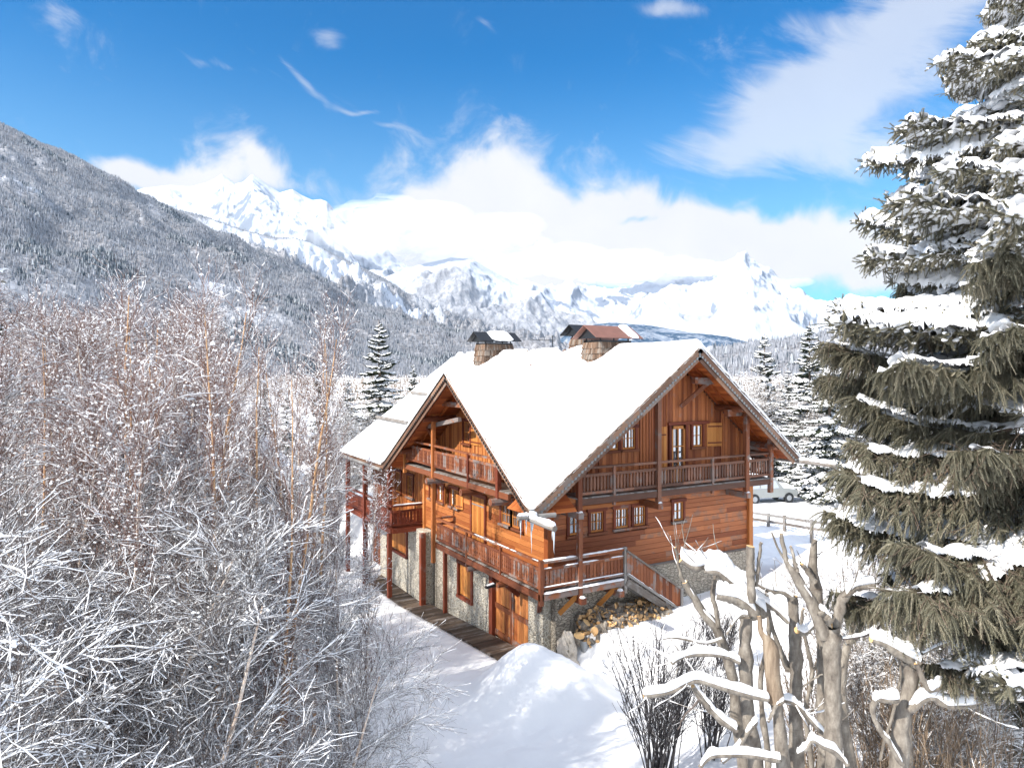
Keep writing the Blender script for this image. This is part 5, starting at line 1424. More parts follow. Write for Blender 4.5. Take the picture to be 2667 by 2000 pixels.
# valley thicket far behind: one mass nobody could count
rg = np.random.default_rng(5); b = MB(); s = MB(); k = 5200
D = 75 + 560 * rg.random(k) ** 1.5; t = -.82 + 1.62 * rg.random(k)
x = CAM[0] + D * (FW[0] + t * RT[0]); y = CAM[1] + D * (FW[1] + t * RT[1]); z = ground_z(x, y)
ok = (hnoise(x, y, 60, 17, 3) > -.18) & ~((x > -6) & (x < 16) & (y > -4) & (y < 30)); x, y, z, D = x[ok], y[ok], z[ok], D[ok]; k = len(x)
hh = 3 + 6 * rg.random(k) * (D > 90); nst = 9
for q in range(nst):
    a = rg.random(k) * 6.28; sp = .10 + .30 * rg.random(k); P = np.stack([x, y, z], -1); d = np.stack([np.cos(a) * sp, np.sin(a) * sp, np.ones(k)], -1); hq = hh * (.5 + .5 * rg.random(k))
    PP = P[:, None] + d[:, None] * (np.array([0, .5, 1.])[None, :, None] * hq[:, None, None]) + rg.normal(0, .12, (k, 3, 3)) * np.array([0, 1, 1])[None, :, None]
    b.tubes(PP, np.outer(.03 + D * .00022, [1, .8, .3]), 3)
    n = k * 2; ii = rg.integers(0, k, n); f = .25 + .75 * rg.random(n)[:, None]; s.blobs(P[ii] + d[ii] * hq[ii][:, None] * f + rg.normal(0, .35, (n, 3)), .10 + .16 * rg.random(n) + D[ii] * .0004, 0)
tag(b.build('thicket', M['brushtwig']), kind='stuff'); tag(s.build('thicket_snow', M['snowfine']), kind='stuff')


# ------------------------------------------------------------------ pollarded trees, traced limb by limb
def smooth_line(pts, n=14):
    pts = np.array(pts, float); m = len(pts); tt = np.linspace(0, m - 1, n); out = []
    for t in tt:
        i = min(int(t), m - 2); f = t - i; p0 = pts[max(i - 1, 0)]; p1 = pts[i]; p2 = pts[i + 1]; p3 = pts[min(i + 2, m - 1)]
        out.append(.5 * ((2 * p1) + (-p0 + p2) * f + (2 * p0 - 5 * p1 + 4 * p2 - p3) * f * f + (-p0 + 3 * p1 - 3 * p2 + p3) * f ** 3))
    return np.array(out)


def C1(cx, cy): return 1750 + .3918 * cx, 1350 + .3918 * cy        # coordinates read in an enlarged crop
def C2(cx, cy): return 2150 + .3918 * cx, 1350 + .3918 * cy
def C3(cx, cy): return 1500 + .5276 * cx, 1350 + .5276 * cy


def limb(tree, name, pts, D, conv, m, snow=.0, n=14, cut=True, sprout=0, snowname='limb_snow', k=10):
    """pts: (x, y, radius_in_crop_px[, extra depth])"""
    sc_ = .3918 if conv in (C1, C2) else .5276
    q = []
    for p in pts:
        d = D + (p[3] if len(p) > 3 else 0); X_, Y_ = conv(p[0], p[1]); q.append([*at(X_, Y_, d), p[2] * sc_ / FOC * d])
    q = smooth_line(q, n); P, R = q[:, :3], q[:, 3]
    P = P + RNG.normal(0, .006, P.shape); R = R * (1 + RNG.normal(0, .06, R.shape)) * (1 + .22 * (RNG.random(R.shape) > .88)); loc = np.array(tree.location)
    b = MB(); b.tubes(P - loc, R, k, tint=.5, cap=1 if cut else False); o = b.build(name, [m, M['cut']], tree, smooth=False)
    for f in o.data.polygons:
        if f.material_index == 0: f.use_smooth = True
    if sprout:
        Q, RR = spawn(P[None], R[None], sprout, .3, 1.0, .75, 55, .22, 6, .25, .09); RR = np.clip(RR, .004, .009)
        b = MB(); b.tubes(Q - loc, RR, 4); b.build('shoots', M['bark'], tree)
        s = MB(); snow_on(s, Q - loc, RR, .012, 4, .5, .8, RNG, .002); s.build('shoot_snow', M['snowfine'], tree)
    if snow:
        nn = 40; q2 = smooth_line(q, nn); P2, R2 = q2[:, :3], q2[:, 3]; T = nrm(np.gradient(P2, axis=0)); hor = np.clip((np.sqrt(1 - T[:, 2] ** 2) - .2) / .6, .0, 1)
        am = hor * (.85 + .5 * hnoise(np.arange(nn) * .19, np.arange(nn) * 0. + RNG.random() * 50, 1, 3, 3)); am[[0, -1]] *= .6
        h = snow * .8 * am; r = np.minimum(R2 * 1.03, .13) * np.clip(am * 1.5, .15, 1.05) + h * .15
        PP = P2 + np.stack([0 * h, 0 * h, R2 * .62 + h * .30], -1)
        th = np.arange(10) / 10 * 2 * math.pi; S = nrm(np.cross(T, (0, 0, 1.))); U = nrm(np.cross(S, T))
        up = np.where(np.sin(th) > 0, 1.0, .5)[None, :, None]
        ring = PP[:, None] + np.cos(th)[None, :, None] * S[:, None] * r[:, None, None] + np.sin(th)[None, :, None] * up * np.array([0, 0, 1.]) * (r * .35 + h)[:, None, None]
        ring = np.concatenate([ring, ring[:, :1]], 1) - loc
        b = MB(); b.grid(ring); b.add(ring[0, :10], [list(range(10))[::-1]]); b.add(ring[-1, :10], [list(range(10))])
        b.build(snowname, M['snowfine'], tree, smooth=True)
    return o


def pollard(label, px, D, name='pollard_tree'):
    p = at(px, 968, D); zb = gz(p[0], p[1]); return thing(name, label, 'tree', (p[0], p[1], zb - .1))
BK = M['bark']
T1 = pollard('leaning pollarded tree at the left of the row, its top sprouting thin shoots', 1950, 13.6)
limb(T1, 'trunk', [(520, 2300, 42), (480, 1659, 40), (430, 1350, 36), (400, 1050, 34), (340, 850, 33), (290, 720, 30), (200, 620, 28), (130, 500, 25), (80, 420, 20)], 13.6, C1, BK, .05, 20)
limb(T1, 'limb', [(120, 480, 18), (60, 380, 12), (40, 290, 9), (20, 190, 8)], 13.6, C1, BK, .0, sprout=9)
limb(T1, 'limb', [(310, 720, 16), (290, 600, 15), (270, 500, 16), (300, 290, 9)], 13.5, C1, BK, .0)
limb(T1, 'limb', [(330, 800, 10), (220, 830, 9), (90, 800, 8), (0, 790, 7), (-60, 800, 5)], 13.4, C1, BK, .02, cut=False)
limb(T1, 'limb', [(430, 1400, 30), (330, 1340, 24), (210, 1220, 22), (140, 1110, 20)], 13.3, C1, BK, .09, sprout=5)
limb(T1, 'limb', [(200, 1190, 8), (90, 1300, 6), (40, 1400, 4)], 13.2, C1, M['darktwig'], .0, cut=False)
T2 = pollard('pollarded tree with the thickest snow-loaded bough and a round sawn end', 1945, 12.4)
limb(T2, 'trunk', [(620, 2300, 60), (560, 1659, 52), (505, 1300, 44), (492, 1000, 42), (486, 800, 40), (490, 660, 42)], 12.4, C1, BK, .0, 18, cut=False)
limb(T2, 'limb', [(560, 660, 36), (520, 600, 40), (440, 540, 44), (370, 520, 36), (300, 508, 28)], 12.4, C1, BK, .16)
limb(T2, 'limb', [(620, 640, 34), (520, 540, 34), (430, 460, 32), (350, 390, 30), (290, 350, 26), (220, 350, 14)], 12.6, C1, BK, .20)
limb(T2, 'limb', [(520, 480, 24), (440, 410, 28), (350, 330, 30), (240, 310, 32), (140, 320, 26), (60, 270, 20)], 12.9, C1, BK, .22, sprout=8)
limb(T2, 'limb', [(530, 560, 28), (522, 400, 27), (518, 300, 27), (520, 185, 28)], 12.3, C1, BK, .0)
limb(T2, 'limb', [(560, 450, 11), (572, 330, 12), (580, 240, 11), (592, 160, 10)], 12.35, C1, BK, .0)
limb(T2, 'limb', [(452, 960, 16), (400, 930, 18), (300, 905, 18), (150, 900, 18), (50, 930, 14), (0, 960, 12)], 12.2, C1, BK, .085, sprout=6)
limb(T2, 'limb', [(500, 640, 12), (460, 640, 12), (410, 690, 10), (360, 770, 8)], 12.2, C1, BK, .05, cut=False)
limb(T2, 'limb', [(530, 1380, 22), (560, 1350, 20), (490, 1430, 19), (420, 1540, 19), (330, 1620, 14)], 12.1, C1, BK, .07)
T3 = pollard('decaying tree stump with a torn hollow and long snowy side boughs', 2030, 12.0)
limb(T3, 'trunk', [(760, 2300, 50), (740, 1659, 46), (710, 1350, 38), (685, 1200, 40)], 12.0, C1, BK, .0, 12, cut=False)
limb(T3, 'rotten_trunk', [(690, 1215, 44), (670, 1050, 50), (660, 900, 50), (630, 800, 34), (590, 740, 20), (580, 650, 14)], 12.0, C1, M['rot'], .07)
limb(T3, 'limb', [(950, 893, 16), (850, 868, 17), (700, 825, 16), (600, 795, 17), (540, 812, 17), (450, 855, 17), (330, 872, 15)], 11.9, C3, BK, .10, sprout=4)
limb(T3, 'limb', [(580, 820, 15), (640, 905, 17), (700, 975, 17), (790, 1045, 14)], 12.0, C3, BK, .09)
limb(T3, 'limb', [(1003, 1190, 10), (990, 1188, 15), (850, 1165, 16), (700, 1165, 15), (650, 1178, 14), (612, 1225, 9)], 11.8, C3, BK, .085)
limb(T3, 'limb', [(740, 1210, 14), (690, 1240, 14), (660, 1310, 12), (640, 1350, 8)], 11.9, C1, BK, .05, cut=False)
T4 = pollard('dark mossy pollarded tree in the middle of the row', 2068, 13.4)
limb(T4, 'trunk', [(850, 2300, 48), (830, 1659, 44), (820, 1300, 40), (825, 1000, 38), (815, 750, 38), (800, 520, 36)], 13.4, C1, BK, .0, 18)
limb(T4, 'limb', [(800, 530, 22), (740, 490, 20), (670, 480, 17), (610, 460, 14), (556, 430, 10)], 13.3, C1, BK, .06, sprout=7)
limb(T4, 'limb', [(775, 690, 18), (700, 620, 18), (620, 560, 20), (540, 510, 22)], 13.2, C1, BK, .09)
limb(T4, 'limb', [(830, 740, 18), (880, 760, 20), (940, 710, 18)], 13.2, C1, BK, .10)
limb(T4, 'limb', [(720, 1200, 14), (800, 1220, 18), (860, 1270, 18), (920, 1340, 18), (1010, 1430, 14)], 13.0, C1, BK, .09, sprout=8)
limb(T4, 'limb', [(780, 1010, 22), (740, 930, 20), (700, 820, 16), (660, 700, 12), (640, 560, 8), (630, 480, 6)], 13.6, C1, BK, .0, cut=False)
limb(T4, 'limb', [(860, 1130, 6), (920, 1080, 6), (1000, 1035, 5)], 13.2, C1, BK, .0, cut=False)
T5 = pollard('tallest forked pollarded tree with an orange sawn stub in its fork', 2172, 11.6)
limb(T5, 'trunk', [(1090, 2300, 66), (1075, 1659, 58), (1070, 1300, 55), (1066, 1000, 54), (1060, 800, 62), (1060, 720, 50)], 11.6, C1, BK, .0, 18, cut=False)
limb(T5, 'limb', [(1020, 790, 44), (975, 680, 40), (930, 560, 38), (860, 450, 36), (800, 340, 28), (765, 290, 20), (745, 230, 16), (728, 105, 11)], 11.6, C1, BK, .07, 18)
limb(T5, 'limb', [(1060, 690, 38), (1030, 650, 34), (988, 618, 30)], 11.35, C1, BK, .06)
limb(T5, 'limb', [(1090, 720, 34), (1110, 620, 32), (1140, 530, 32), (1200, 465, 30), (1276, 445, 28), (1340, 440, 24)], 11.6, C1, BK, .11, 18, sprout=5)
limb(T5, 'limb', [(835, 350, 12), (810, 270, 11), (790, 185, 9)], 11.5, C1, BK, .0)
limb(T5, 'limb', [(860, 480, 20), (830, 400, 16), (790, 320, 14), (730, 250, 8), (665, 95, 6)], 11.9, C1, BK, .0, cut=False)
limb(T5, 'limb', [(830, 1560, 6), (880, 1530, 16), (925, 1470, 18), (1000, 1510, 20), (1090, 1550, 20), (1165, 1640, 16)], 11.0, C1, BK, .085)
limb(T5, 'limb', [(1130, 800, 9), (1200, 792, 12), (1290, 770, 13), (1380, 700, 14), (1440, 610, 14)], 11.5, C1, M['darktwig'], .03, cut=False)
T6 = pollard('stout pollarded tree behind the forked one', 2120, 14.6)
limb(T6, 'trunk', [(1010, 2300, 40), (1000, 1500, 36), (1000, 1000, 34), (985, 700, 34), (960, 480, 34), (935, 340, 32), (940, 230, 24), (950, 140, 17)], 14.6, C1, BK, .05, 20, sprout=9)
limb(T6, 'limb', [(945, 420, 18), (890, 330, 20), (860, 300, 18)], 14.4, C1, BK, .07)
T7 = pollard('thin pollarded tree right behind the forked trunk', 2225, 13.2)
limb(T7, 'trunk', [(1230, 2300, 40), (1190, 1659, 36), (1150, 1400, 34), (1125, 1100, 32), (1150, 900, 28), (1190, 780, 24), (1215, 680, 18), (1218, 580, 15)], 13.2, C1, BK, .0, 20, sprout=10)
limb(T7, 'limb', [(1180, 820, 12), (1230, 780, 18), (1260, 690, 16), (1200, 560, 10)], 13.3, C1, BK, .0, cut=False)
T8 = pollard('knotty pollarded tree at the right with twisted snowy boughs', 2345, 11.2)
limb(T8, 'trunk', [(470, 2300, 66), (485, 1659, 60), (500, 1400, 58), (520, 1250, 52), (560, 1130, 48), (575, 1000, 46), (560, 940, 46)], 11.2, C2, BK, .0, 16, cut=False)
limb(T8, 'limb', [(610, 960, 44), (560, 930, 42), (470, 880, 36), (390, 830, 28), (300, 800, 18)], 11.1, C2, BK, .15)
limb(T8, 'limb', [(480, 1200, 26), (420, 1205, 26), (340, 1200, 22), (310, 1260, 18), (360, 1400, 18), (440, 1520, 18), (510, 1640, 16)], 10.9, C2, BK, .12, 18)
limb(T8, 'limb', [(560, 1270, 26), (640, 1200, 26), (720, 1190, 26), (800, 1240, 26), (880, 1240, 26), (990, 1240, 20)], 11.0, C2, BK, .12, 18, sprout=7)
limb(T8, 'limb', [(600, 960, 14), (640, 1060, 18), (690, 1140, 20), (740, 1120, 22), (830, 1110, 22), (930, 1090, 20), (1040, 1060, 14)], 10.9, C2, BK, .12, 18)
limb(T8, 'limb', [(640, 900, 10), (720, 860, 11), (820, 820, 10), (1000, 790, 6)], 10.8, C2, BK, .02, cut=False)
limb(T8, 'limb', [(940, 1130, 16), (1010, 1160, 20), (1120, 1160, 18), (1230, 1200, 12), (1320, 1210, 8)], 10.9, C2, BK, .09, cut=False, sprout=6)
T9 = pollard('grey pollarded stump with one thick upright arm under the spruce', 2390, 13.5)
limb(T9, 'trunk', [(560, 2300, 40), (540, 1400, 34), (540, 900, 30), (560, 700, 30), (600, 620, 30), (605, 520, 34), (630, 405, 30)], 13.5, C2, BK, .0, 18)
limb(T9, 'limb', [(600, 430, 10), (585, 360, 8), (560, 300, 7)], 13.5, C2, BK)
limb(T9, 'limb', [(540, 780, 22), (480, 700, 26), (440, 620, 24), (440, 560, 18)], 13.5, C2, BK, .12)
limb(T9, 'limb', [(640, 900, 14), (642, 750, 13), (655, 600, 12)], 12.6, C2, BK); limb(T9, 'limb', [(800, 900, 10), (806, 750, 9), (812, 590, 7)], 13.0, C2, BK)
limb(T9, 'limb', [(360, 1600, 10), (500, 1000, 8), (330, 730, 8), (220, 560, 6)], 12.0, C2, BK, cut=False)

T10 = pollard('slim crooked pollarded stem between the mossy and the forked trunks', 2110, 15.5)
limb(T10, 'trunk', [(960, 2300, 22), (930, 1659, 18), (890, 1300, 17), (930, 1050, 15), (900, 850, 13), (860, 700, 11), (870, 600, 8)], 15.5, C1, BK, .0, 18, sprout=12)
limb(T10, 'limb', [(915, 1100, 10), (960, 950, 9), (1000, 830, 7)], 15.4, C1, BK, .03, sprout=4)
T11 = pollard('slim crooked pollarded stem between the leaning trunk and the round sawn bough', 1915, 15.0)
limb(T11, 'trunk', [(560, 2300, 24), (640, 1659, 20), (600, 1300, 18), (590, 1050, 16), (640, 800, 14), (636, 600, 12), (625, 470, 9)], 15.0, C1, BK, .0, 18, sprout=12)

# ------------------------------------------------------------------ the vase shaped shrub in front
def vase_shrub(label, px, D, h, spread, n, seed, m=None):
    rg = np.random.default_rng(seed); p = at(px, 968, D); zb = gz(p[0], p[1]); o = thing('shrub', label, 'shrub', (p[0], p[1], zb))
    a = rg.random(n) * 6.28; sp = spread * np.sqrt(rg.random(n)); N = 10; s = np.linspace(0, 1, N)
    P = np.stack([np.outer(np.cos(a) * sp, s ** 1.25) + rg.normal(0, .02, (n, 1)) * 8 * (1 - 0 * s), np.outer(np.sin(a) * sp, s ** 1.25) + rg.normal(0, .14, (n, 1)), np.outer(h * (.75 + .3 * rg.random(n)), s) - .1], -1) + rg.normal(0, .018, (n, N, 3)) * s[None, :, None]
    R = .019 * np.linspace(1, .35, N)[None] * (.7 + .6 * rg.random((n, 1)))
    b = MB(); b.tubes(P, R, 6); b.build('stems', m or M['shrubtwig'], o)
    Q, RQ = spawn(P, R, 7, .25, .95, .85, 30, .7, 6, .25, .08, rg, lpow=.4); RQ = np.maximum(RQ, .006); Q2, R2 = spawn(Q, RQ, 4, .2, 1, .36, 34, .8, 4, .15, .1, rg); R2 = np.maximum(R2, .0048)
    b = MB(); b.tubes(Q, RQ, 4); b.tubes(Q2, R2, 3); b.build('twigs', m or M['shrubtwig'], o)
    s_ = MB(); snow_on(s_, P, R, .02, 5, .35, .8, rg, .002, minh=.2); snow_on(s_, Q, RQ, .016, 4, .45, .8, rg, .002, minh=.2); snow_on(s_, Q2[::3], R2[::3], .012, 3, .5, .8, rg, .002, minh=.2); s_.build('branch_snow', M['snowfine'], o)
    return o
vase_shrub('dark vase-shaped bare shrub standing in the open snow before the chalet', 1712, 18.2, 3.9, 1.45, 46, 9)
vase_shrub('smaller dark bare shrub behind the leaning pollarded trunk', 1850, 19.5, 2.6, .9, 20, 10)
vase_shrub('thin bare shrub between the mossy and forked pollarded trunks', 2110, 16.5, 4.2, .9, 22, 12, M['brushtwig'])
vase_shrub('thin bare shrub right of the forked pollarded trunk', 2270, 15.5, 3.6, .9, 22, 13, M['brushtwig'])
vase_shrub('bushy bare shrub under the tip of the huge spruce', 2380, 14.5, 4.3, 1.2, 30, 15, M['brushtwig'])
vase_shrub('bushy bare shrub in the bottom right corner', 2560, 13.0, 4.0, 1.3, 30, 16, M['brushtwig'])
vase_shrub('tiny bare shrub poking out of the snow by the stair', 1880, 23.0, 1.5, .7, 16, 14)

# ------------------------------------------------------------------ firewood, bucket, boulder
def wood_piece(seed, r, L, split):
    rg = np.random.default_rng(seed); b = MB(); k = 9
    if split:
        a0 = 0; a1 = math.pi * (.5 + .35 * rg.random()); n = 5; pts = [(0, 0)] + [(r * math.cos(a0 + (a1 - a0) * i / n), r * math.sin(a0 + (a1 - a0) * i / n)) for i in range(n + 1)]
    else: pts = [(r * math.cos(6.283 * i / k) * (1 + rg.normal(0, .04)), r * math.sin(6.283 * i / k)) for i in range(k)]
    p = np.array([(-L / 2, x, y) for x, y in pts]); q = p + [L, 0, 0]; n = len(p); V = np.vstack([p, q])
    b.add(V, [list(range(n))[::-1], list(range(n, 2 * n))], tint=.5, mat=1)
    for i in range(n):
        j = (i + 1) % n; inner = split and (i == 0 or j == 0)
        b.add(V, [(i, j, j + n, i + n)], [[(0, i * .1), (0, i * .1 + .1), (L, i * .1 + .1), (L, i * .1)]], .5, 1 if inner else 0)
    return b
M['logend'] = plain('split_firewood', (.58, .36, .17), .85, 0, .35, 9, .3)
WP = []
for i in range(6):
    o = wood_piece(400 + i, .062 + .018 * (i % 3), .40, i % 4 != 0).build('firewood_log', [M['bark'], M['logend']]); COL.objects.unlink(o); WP.append(o)
rg = np.random.default_rng(8); GW = 'split logs of the firewood heap'
for i in range(285):
    u = rg.random(); x = .75 + 3.9 * u; y = -.42 - .95 * rg.random() ** 1.2; gzv = gz(x, y); pile = .55 * math.exp(-((y + .45) / .5) ** 2) * (1 - .35 * u)
    o = WP[rg.integers(0, 6)].copy(); COL.objects.link(o); o.location = (x, y, gzv + .04 + pile * rg.random() ** .5); s = .75 + .5 * rg.random(); o.scale = (s, s, s)
    o.rotation_euler = (rg.random() * 6.28, rg.normal(0, .35), rg.random() * 6.28); tag(o, 'split firewood log in the heap below the stair', 'firewood', GW)
def lone_log(x, y, z, r, L, rot, label):
    o = wood_piece(int(x * 977) % 1000 + 500, r, L, False).build('log_round', [M['bark'], M['cut']]); o.location = (x, y, z); o.rotation_euler = rot; tag(o, label, 'log')
lone_log(.62, -.95, gz(.62, -.95) + .42, .20, .28, (0, 1.2, 1.3), 'round sawn log lying on top of the grey bucket end of the heap')
lone_log(.98, -.8, gz(.98, -.8) + .40, .17, .26, (0, .9, 2.3), 'round log with a bright yellow sawn face beside the first one')
p = (.72, -1.15, gz(.72, -1.15)); bk = thing('bucket', 'grey metal bucket standing before the firewood heap', 'bucket', p)
b = MB(); b.tubes(np.array([(0, 0, -.05), (0, 0, .12), (0, 0, .32)]), np.array([.13, .15, .165]), 18, cap=False); b.tubes(np.array([(0, 0, .31), (0, 0, .335)]), np.array([.175, .175]), 18); b.build('body', M['zinc'], bk, smooth=True)
a = np.linspace(0, math.pi, 12); b = MB(); b.tubes(np.stack([.17 * np.cos(a), .03 * np.sin(a) + .12 * np.sin(a), .32 - .08 * np.sin(a)], -1), np.full(12, .006), 5); b.build('handle', M['metal'], bk)
o = WP[0].copy(); COL.objects.link(o); o.location = (1.3, -1.15, gz(1.3, -1.15) + .12); o.scale = (1.3, 2.4, 2.4); o.rotation_euler = (.3, .1, .5); tag(o, 'thick split block of wood at the front of the heap', 'firewood')
def rock(label, c, r, seed):
    V = ICO_V.copy(); F = ICO_F.copy()
    for _ in range(3):
        mids = {}; V = list(V); nf = []
        def md(a, b_):
            k = (min(a, b_), max(a, b_))
            if k not in mids: mids[k] = len(V); v = (V[a] + V[b_]) / 2; V.append(v / np.linalg.norm(v))
            return mids[k]
        for a, b_, c_ in F: x, y, z = md(a, b_), md(b_, c_), md(c_, a); nf += [(a, x, z), (b_, y, x), (c_, z, y), (x, y, z)]
        F = nf; V = np.array(V)
    n = hnoise(V[:, 0] + V[:, 2] * .7 + seed, V[:, 1] - V[:, 2] * .6, .6, seed, 4); V = V * (1 + .55 * n + .25 * hnoise(V[:, 0] + seed, V[:, 2] + V[:, 1], .18, seed + 1, 3))[:, None] * np.array(r); b = MB(); b.add(V, F); o = b.build('boulder', M['boulder']); o.location = c; tag(o, label, 'boulder')
rock('tall pale boulder leaning on the stone corner below the firewood', (.14, -.85, .5), (.30, .40, .66), 3)
rock('low pale boulder at the foot of the tall one', (-.02, -1.35, .12), (.34, .34, .4), 4)


# ------------------------------------------------------------------ fences, car, barn
def fence(label, pts, rails, hpost, w=.12):
    p0 = at(*pts[0]); o = thing('fence', label, 'fence', (p0[0], p0[1], p0[2] - hpost)); loc = np.array(o.location); W_ = [at(*p) for p in pts]
    for q in W_[1:-1] if len(W_) > 3 else W_[1:2]:
        b = MB(); b.beam(q - loc - [0, 0, hpost + .9], q - loc + [0, 0, .04], w * 1.25, w * 1.25, (1, 0, 0)); b.build('post', M['grey'], o)
    for dz in rails:
        b = MB()
        for i in range(len(W_) - 1): b.beam(W_[i] - loc - [0, 0, dz], W_[i + 1] - loc - [0, 0, dz], .06, .15)
        b.build('rail', M['grey'], o)
fence('grey two-rail wooden fence running across the snow right of the chalet', [(1930, 1328, 47), (2001, 1338, 44.5), (2043, 1344, 43), (2114, 1355, 40.5), (2165, 1361, 39), (2300, 1380, 36)], (.08, .46), .5)
fence('single-rail fence in front of the parked car', [(1930, 1328, 55), (2027, 1317, 57), (2120, 1312, 60)], (.0, ), .5, .1)


def car():
    c = at(1992, 968, 53); zg = gz(c[0], c[1]); o = thing('parked_car', 'parked off-road car covered in snow behind the fence', 'car', (c[0], c[1], zg), math.atan2(-.28, .96))
    mp, Np, pp = mat('car_paint'); pp.inputs['Base Color'].default_value = (.30, .315, .31, 1); pp.inputs['Roughness'].default_value = .45; pp.inputs['Metallic'].default_value = .4
    pr = [(-2.2, .45), (-2.25, .95), (-2.1, 1.05), (-1.9, 1.72), (-1.5, 1.82), (.35, 1.80), (.95, 1.12), (1.95, .98), (2.15, .85), (2.2, .45)]
    b = MB(); W_ = .86
    b.poly([(x, -W_, z) for x, z in pr], (0, 2 * W_, 0), uvax=(1, 0, 0)); b.build('body', mp, o)
    for nm, a in (('windscreen', [(.40, 1.70), (.90, 1.18)]),):
        b = MB(); (x0, z0), (x1, z1) = a; b.poly([(x0 + .03, -.74, z0), (x1 + .03, -.78, z1), (x1 + .03, .78, z1), (x0 + .03, .74, z0)], (.02, 0, .02)); b.build(nm, M['glass'], o)
    for sy in (-1, 1):
        for x0, x1 in ((-1.8, -1.0), (-.9, -.1), (0, .62)):
            b = MB(); b.poly([(x0, sy * (W_ + .005), 1.12), (x1, sy * (W_ + .005), 1.12), (x1 - (.35 if x1 > .5 else 0), sy * (W_ + .005), 1.66), (x0, sy * (W_ + .005), 1.66)], (0, sy * .01, 0), uvax=(1, 0, 0)); b.build('side_window', M['glass'], o)
        for x in (-1.4, 1.4):
            a = np.linspace(-.12, .12, 3); b = MB(); b.tubes(np.array([(x, sy * .72, .38), (x, sy * .90, .38)]), np.array([.38, .38]), 20, cap=True, tint=.3); wh = b.build('wheel', M['metal'], o)
            b = MB(); b.tubes(np.array([(x, sy * .88, .38), (x, sy * .915, .38)]), np.array([.2, .2]), 14, cap=True); b.build('rim', M['zinc'], wh)
        b = MB(); b.box((2.14, sy * .55, .68), (2.22, sy * .8, .84)); b.build('headlight', M['glass'], o)
    b = MB(); b.box((2.1, -.88, .4), (2.28, .88, .62)); b.build('bumper', M['metal'], o)
    s = MB()
    for x0, x1, z0, z1, w in ((-1.95, .40, 1.82, 1.80, .8), (.92, 2.1, 1.14, .96, .8)):
        u = np.linspace(0, 1, 12); v = np.linspace(-1, 1, 9); U_, V_ = np.meshgrid(u, v, indexing='ij'); e = np.sqrt(np.clip(1 - np.abs(V_) ** 4, 0, 1)) * np.sqrt(np.clip(1 - np.abs(2 * U_ - 1) ** 6, 0, 1))
        s.grid(np.stack([x0 + (x1 - x0) * U_, V_ * w, z0 + (z1 - z0) * U_ - .06 + .34 * e + .03 * hnoise(U_ * 3, V_ * 3, 1, 2, 3)], -1))
    s.build('car_snow', M['snowfine'], o, smooth=True)
car()


def barn():
    c = at(655, 968, 48); zg = gz(c[0], c[1]) - .1; yaw = math.atan2(RT[1], RT[0]) + .25; o = thing('barn', 'dark brown barn with a steep gable and snowy roof behind the birches', 'barn', (c[0], c[1], zg), yaw)
    hw, L, he, hr = 3.6, 8.0, 2.2, 5.9; b = MB(); n = 34
    dark_w = wood('dark_barn_wood', (.035, .022, .018), (.12, .075, .06), .15)
    for i in range(n):
        x = -hw + 2 * hw * (i + .5) / n; h = he + (hr - he) * (1 - abs(x) / hw); b.beam((x, 0, 0), (x, 0, h), .05, 2 * hw / n - .015, (1, 0, 0))
    b.box((-hw + .03, .05, 0), (hw - .03, L, he)); b.build('wall', dark_w, o)
    b = MB()
    for sg in (-1, 1): b.poly([(sg * (hw + .6), -.7, he - .6), (sg * (hw + .6), L + .5, he - .6), (0, L + .5, hr + .05), (0, -.7, hr + .05)], (0, 0, .14), uvax=(0, 1, 0))
    r = b.build('roof', dark_w, o); b = MB(); u = np.linspace(-1, 1, 31); v = np.linspace(0, 1, 24); U_, V_ = np.meshgrid(u, v, indexing='ij')
    e = np.sqrt(np.clip(1 - np.abs(U_) ** 8, 0, 1)); z = hr + .18 - (hr - he + .65) * np.abs(U_) + .32 * e + .05 * hnoise(U_ * 5, V_ * 6, 1, 4, 3)
    P = np.stack([U_ * (hw + .65), -.78 + (L + 1.3) * V_, z], -1); lo_ = P[:, 0].copy(); lo_[:, 2] -= .34; b.grid(P); b.grid(np.stack([P[:, 0], lo_], 1)); b.build('roof_snow', M['snowroof'], r, smooth=True)
    b = MB(); b.box((-.5, -.07, 3.4), (.5, -.03, 4.2)); b.build('hatch', M['grey'], o)
barn()

# trees standing behind and left of the drone; their shadows lie over the near garden
for i, (lat_, fwd, hh) in enumerate(((-18, 2, 15), (-14, 5, 14), (-14, -1, 16), (-10.5, 2, 14), (-10, -5, 15), (-20, -4, 16))):
    p = CAM + RT * lat_ + FW * fwd; place(CON[i % 3], 'conifer', 'snowy conifer standing left of and behind the viewpoint', 'conifer', (p[0], p[1], gz(p[0], p[1])), i * 1.3, (hh / 14 * 1.2, hh / 14 * 1.2, hh / 14), 'conifers around the viewpoint')
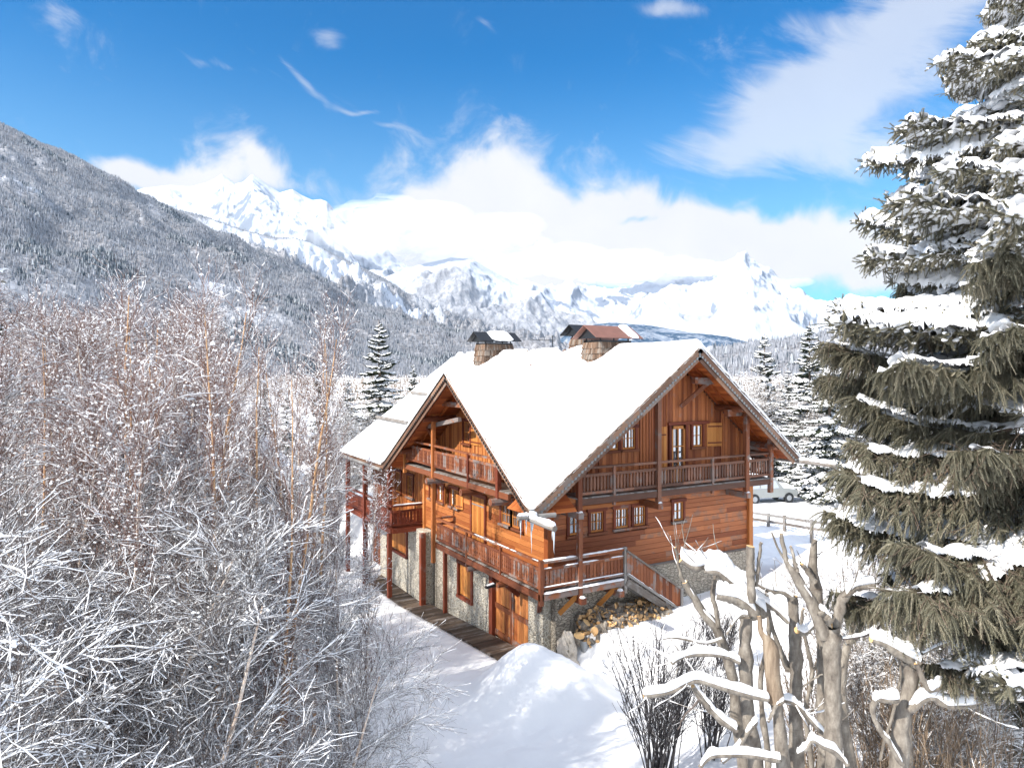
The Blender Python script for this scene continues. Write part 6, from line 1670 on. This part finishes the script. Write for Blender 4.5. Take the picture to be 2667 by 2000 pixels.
# ------------------------------------------------------------------ the air of the valley, and the cloud lying on the peaks beyond it
m = bpy.data.materials.new('valley_air'); m.use_nodes = True; N = NT(m.node_tree); N.n.clear()
v = N.new('ShaderNodeVolumePrincipled'); v.inputs['Color'].default_value = (.45, .72, 1, 1); v.inputs['Density'].default_value = 1.4e-5; v.inputs['Anisotropy'].default_value = .2
N.l.new(v.outputs[0], N.new('ShaderNodeOutputMaterial').inputs['Volume'])
b = MB(); b.box((-9000, -4000, -900), (9000, 4900, 2300)); hz_o = b.build('haze', m); tag(hz_o, kind='stuff')
hz_o.location = (CAM[0], CAM[1], 0); hz_o.rotation_euler = (0, 0, math.atan2(-FW[0], FW[1]))

m = bpy.data.materials.new('cloud_vapour'); m.use_nodes = True; N = NT(m.node_tree); N.n.clear()
v = N.new('ShaderNodeVolumePrincipled'); v.inputs['Color'].default_value = (1, 1, 1, 1); v.inputs['Density'].default_value = 1.3e-3
N.l.new(v.outputs[0], N.new('ShaderNodeOutputMaterial').inputs['Volume'])
V = ICO_V.copy(); F = ICO_F.copy()
for _ in range(2):
    mids = {}; V = list(V); nf = []
    def md(a, b_):
        k = (min(a, b_), max(a, b_))
        if k not in mids: mids[k] = len(V); q = (V[a] + V[b_]) / 2; V.append(q / np.linalg.norm(q))
        return mids[k]
    for a, b_, c_ in F: x, y, z = md(a, b_), md(b_, c_), md(c_, a); nf += [(a, x, z), (b_, y, x), (c_, z, y), (x, y, z)]
    F = nf; V = np.array(V)
rg = np.random.default_rng(3); b = MB()
for px, py, sx, sy, n, D0, r0 in ((1040, 600, 85, 34, 30, 6600, 190), (1180, 640, 90, 26, 24, 6500, 170), (930, 625, 45, 22, 12, 6900, 130), (1400, 680, 110, 20, 26, 7800, 180), (1620, 704, 130, 14, 26, 8600, 180), (1800, 724, 60, 12, 14, 8800, 150), (1900, 745, 70, 12, 14, 9000, 150)):
    for i in range(n):
        D = D0 + rg.normal(0, 200); c = at(px + rg.normal(0, sx), py + rg.normal(0, sy), D); r = r0 * (.6 + .7 * rg.random())
        nz = hnoise(V[:, 0] * 1.0 + V[:, 2] * .8 + i * 7, V[:, 1] + V[:, 2] * .6, .7, 9, 3)
        b.add(V * (1 + .45 * nz)[:, None] * np.array([1.6, 1.6, .55]) * r + c, F)
o = b.build('cloud', m); tag(o, kind='stuff')
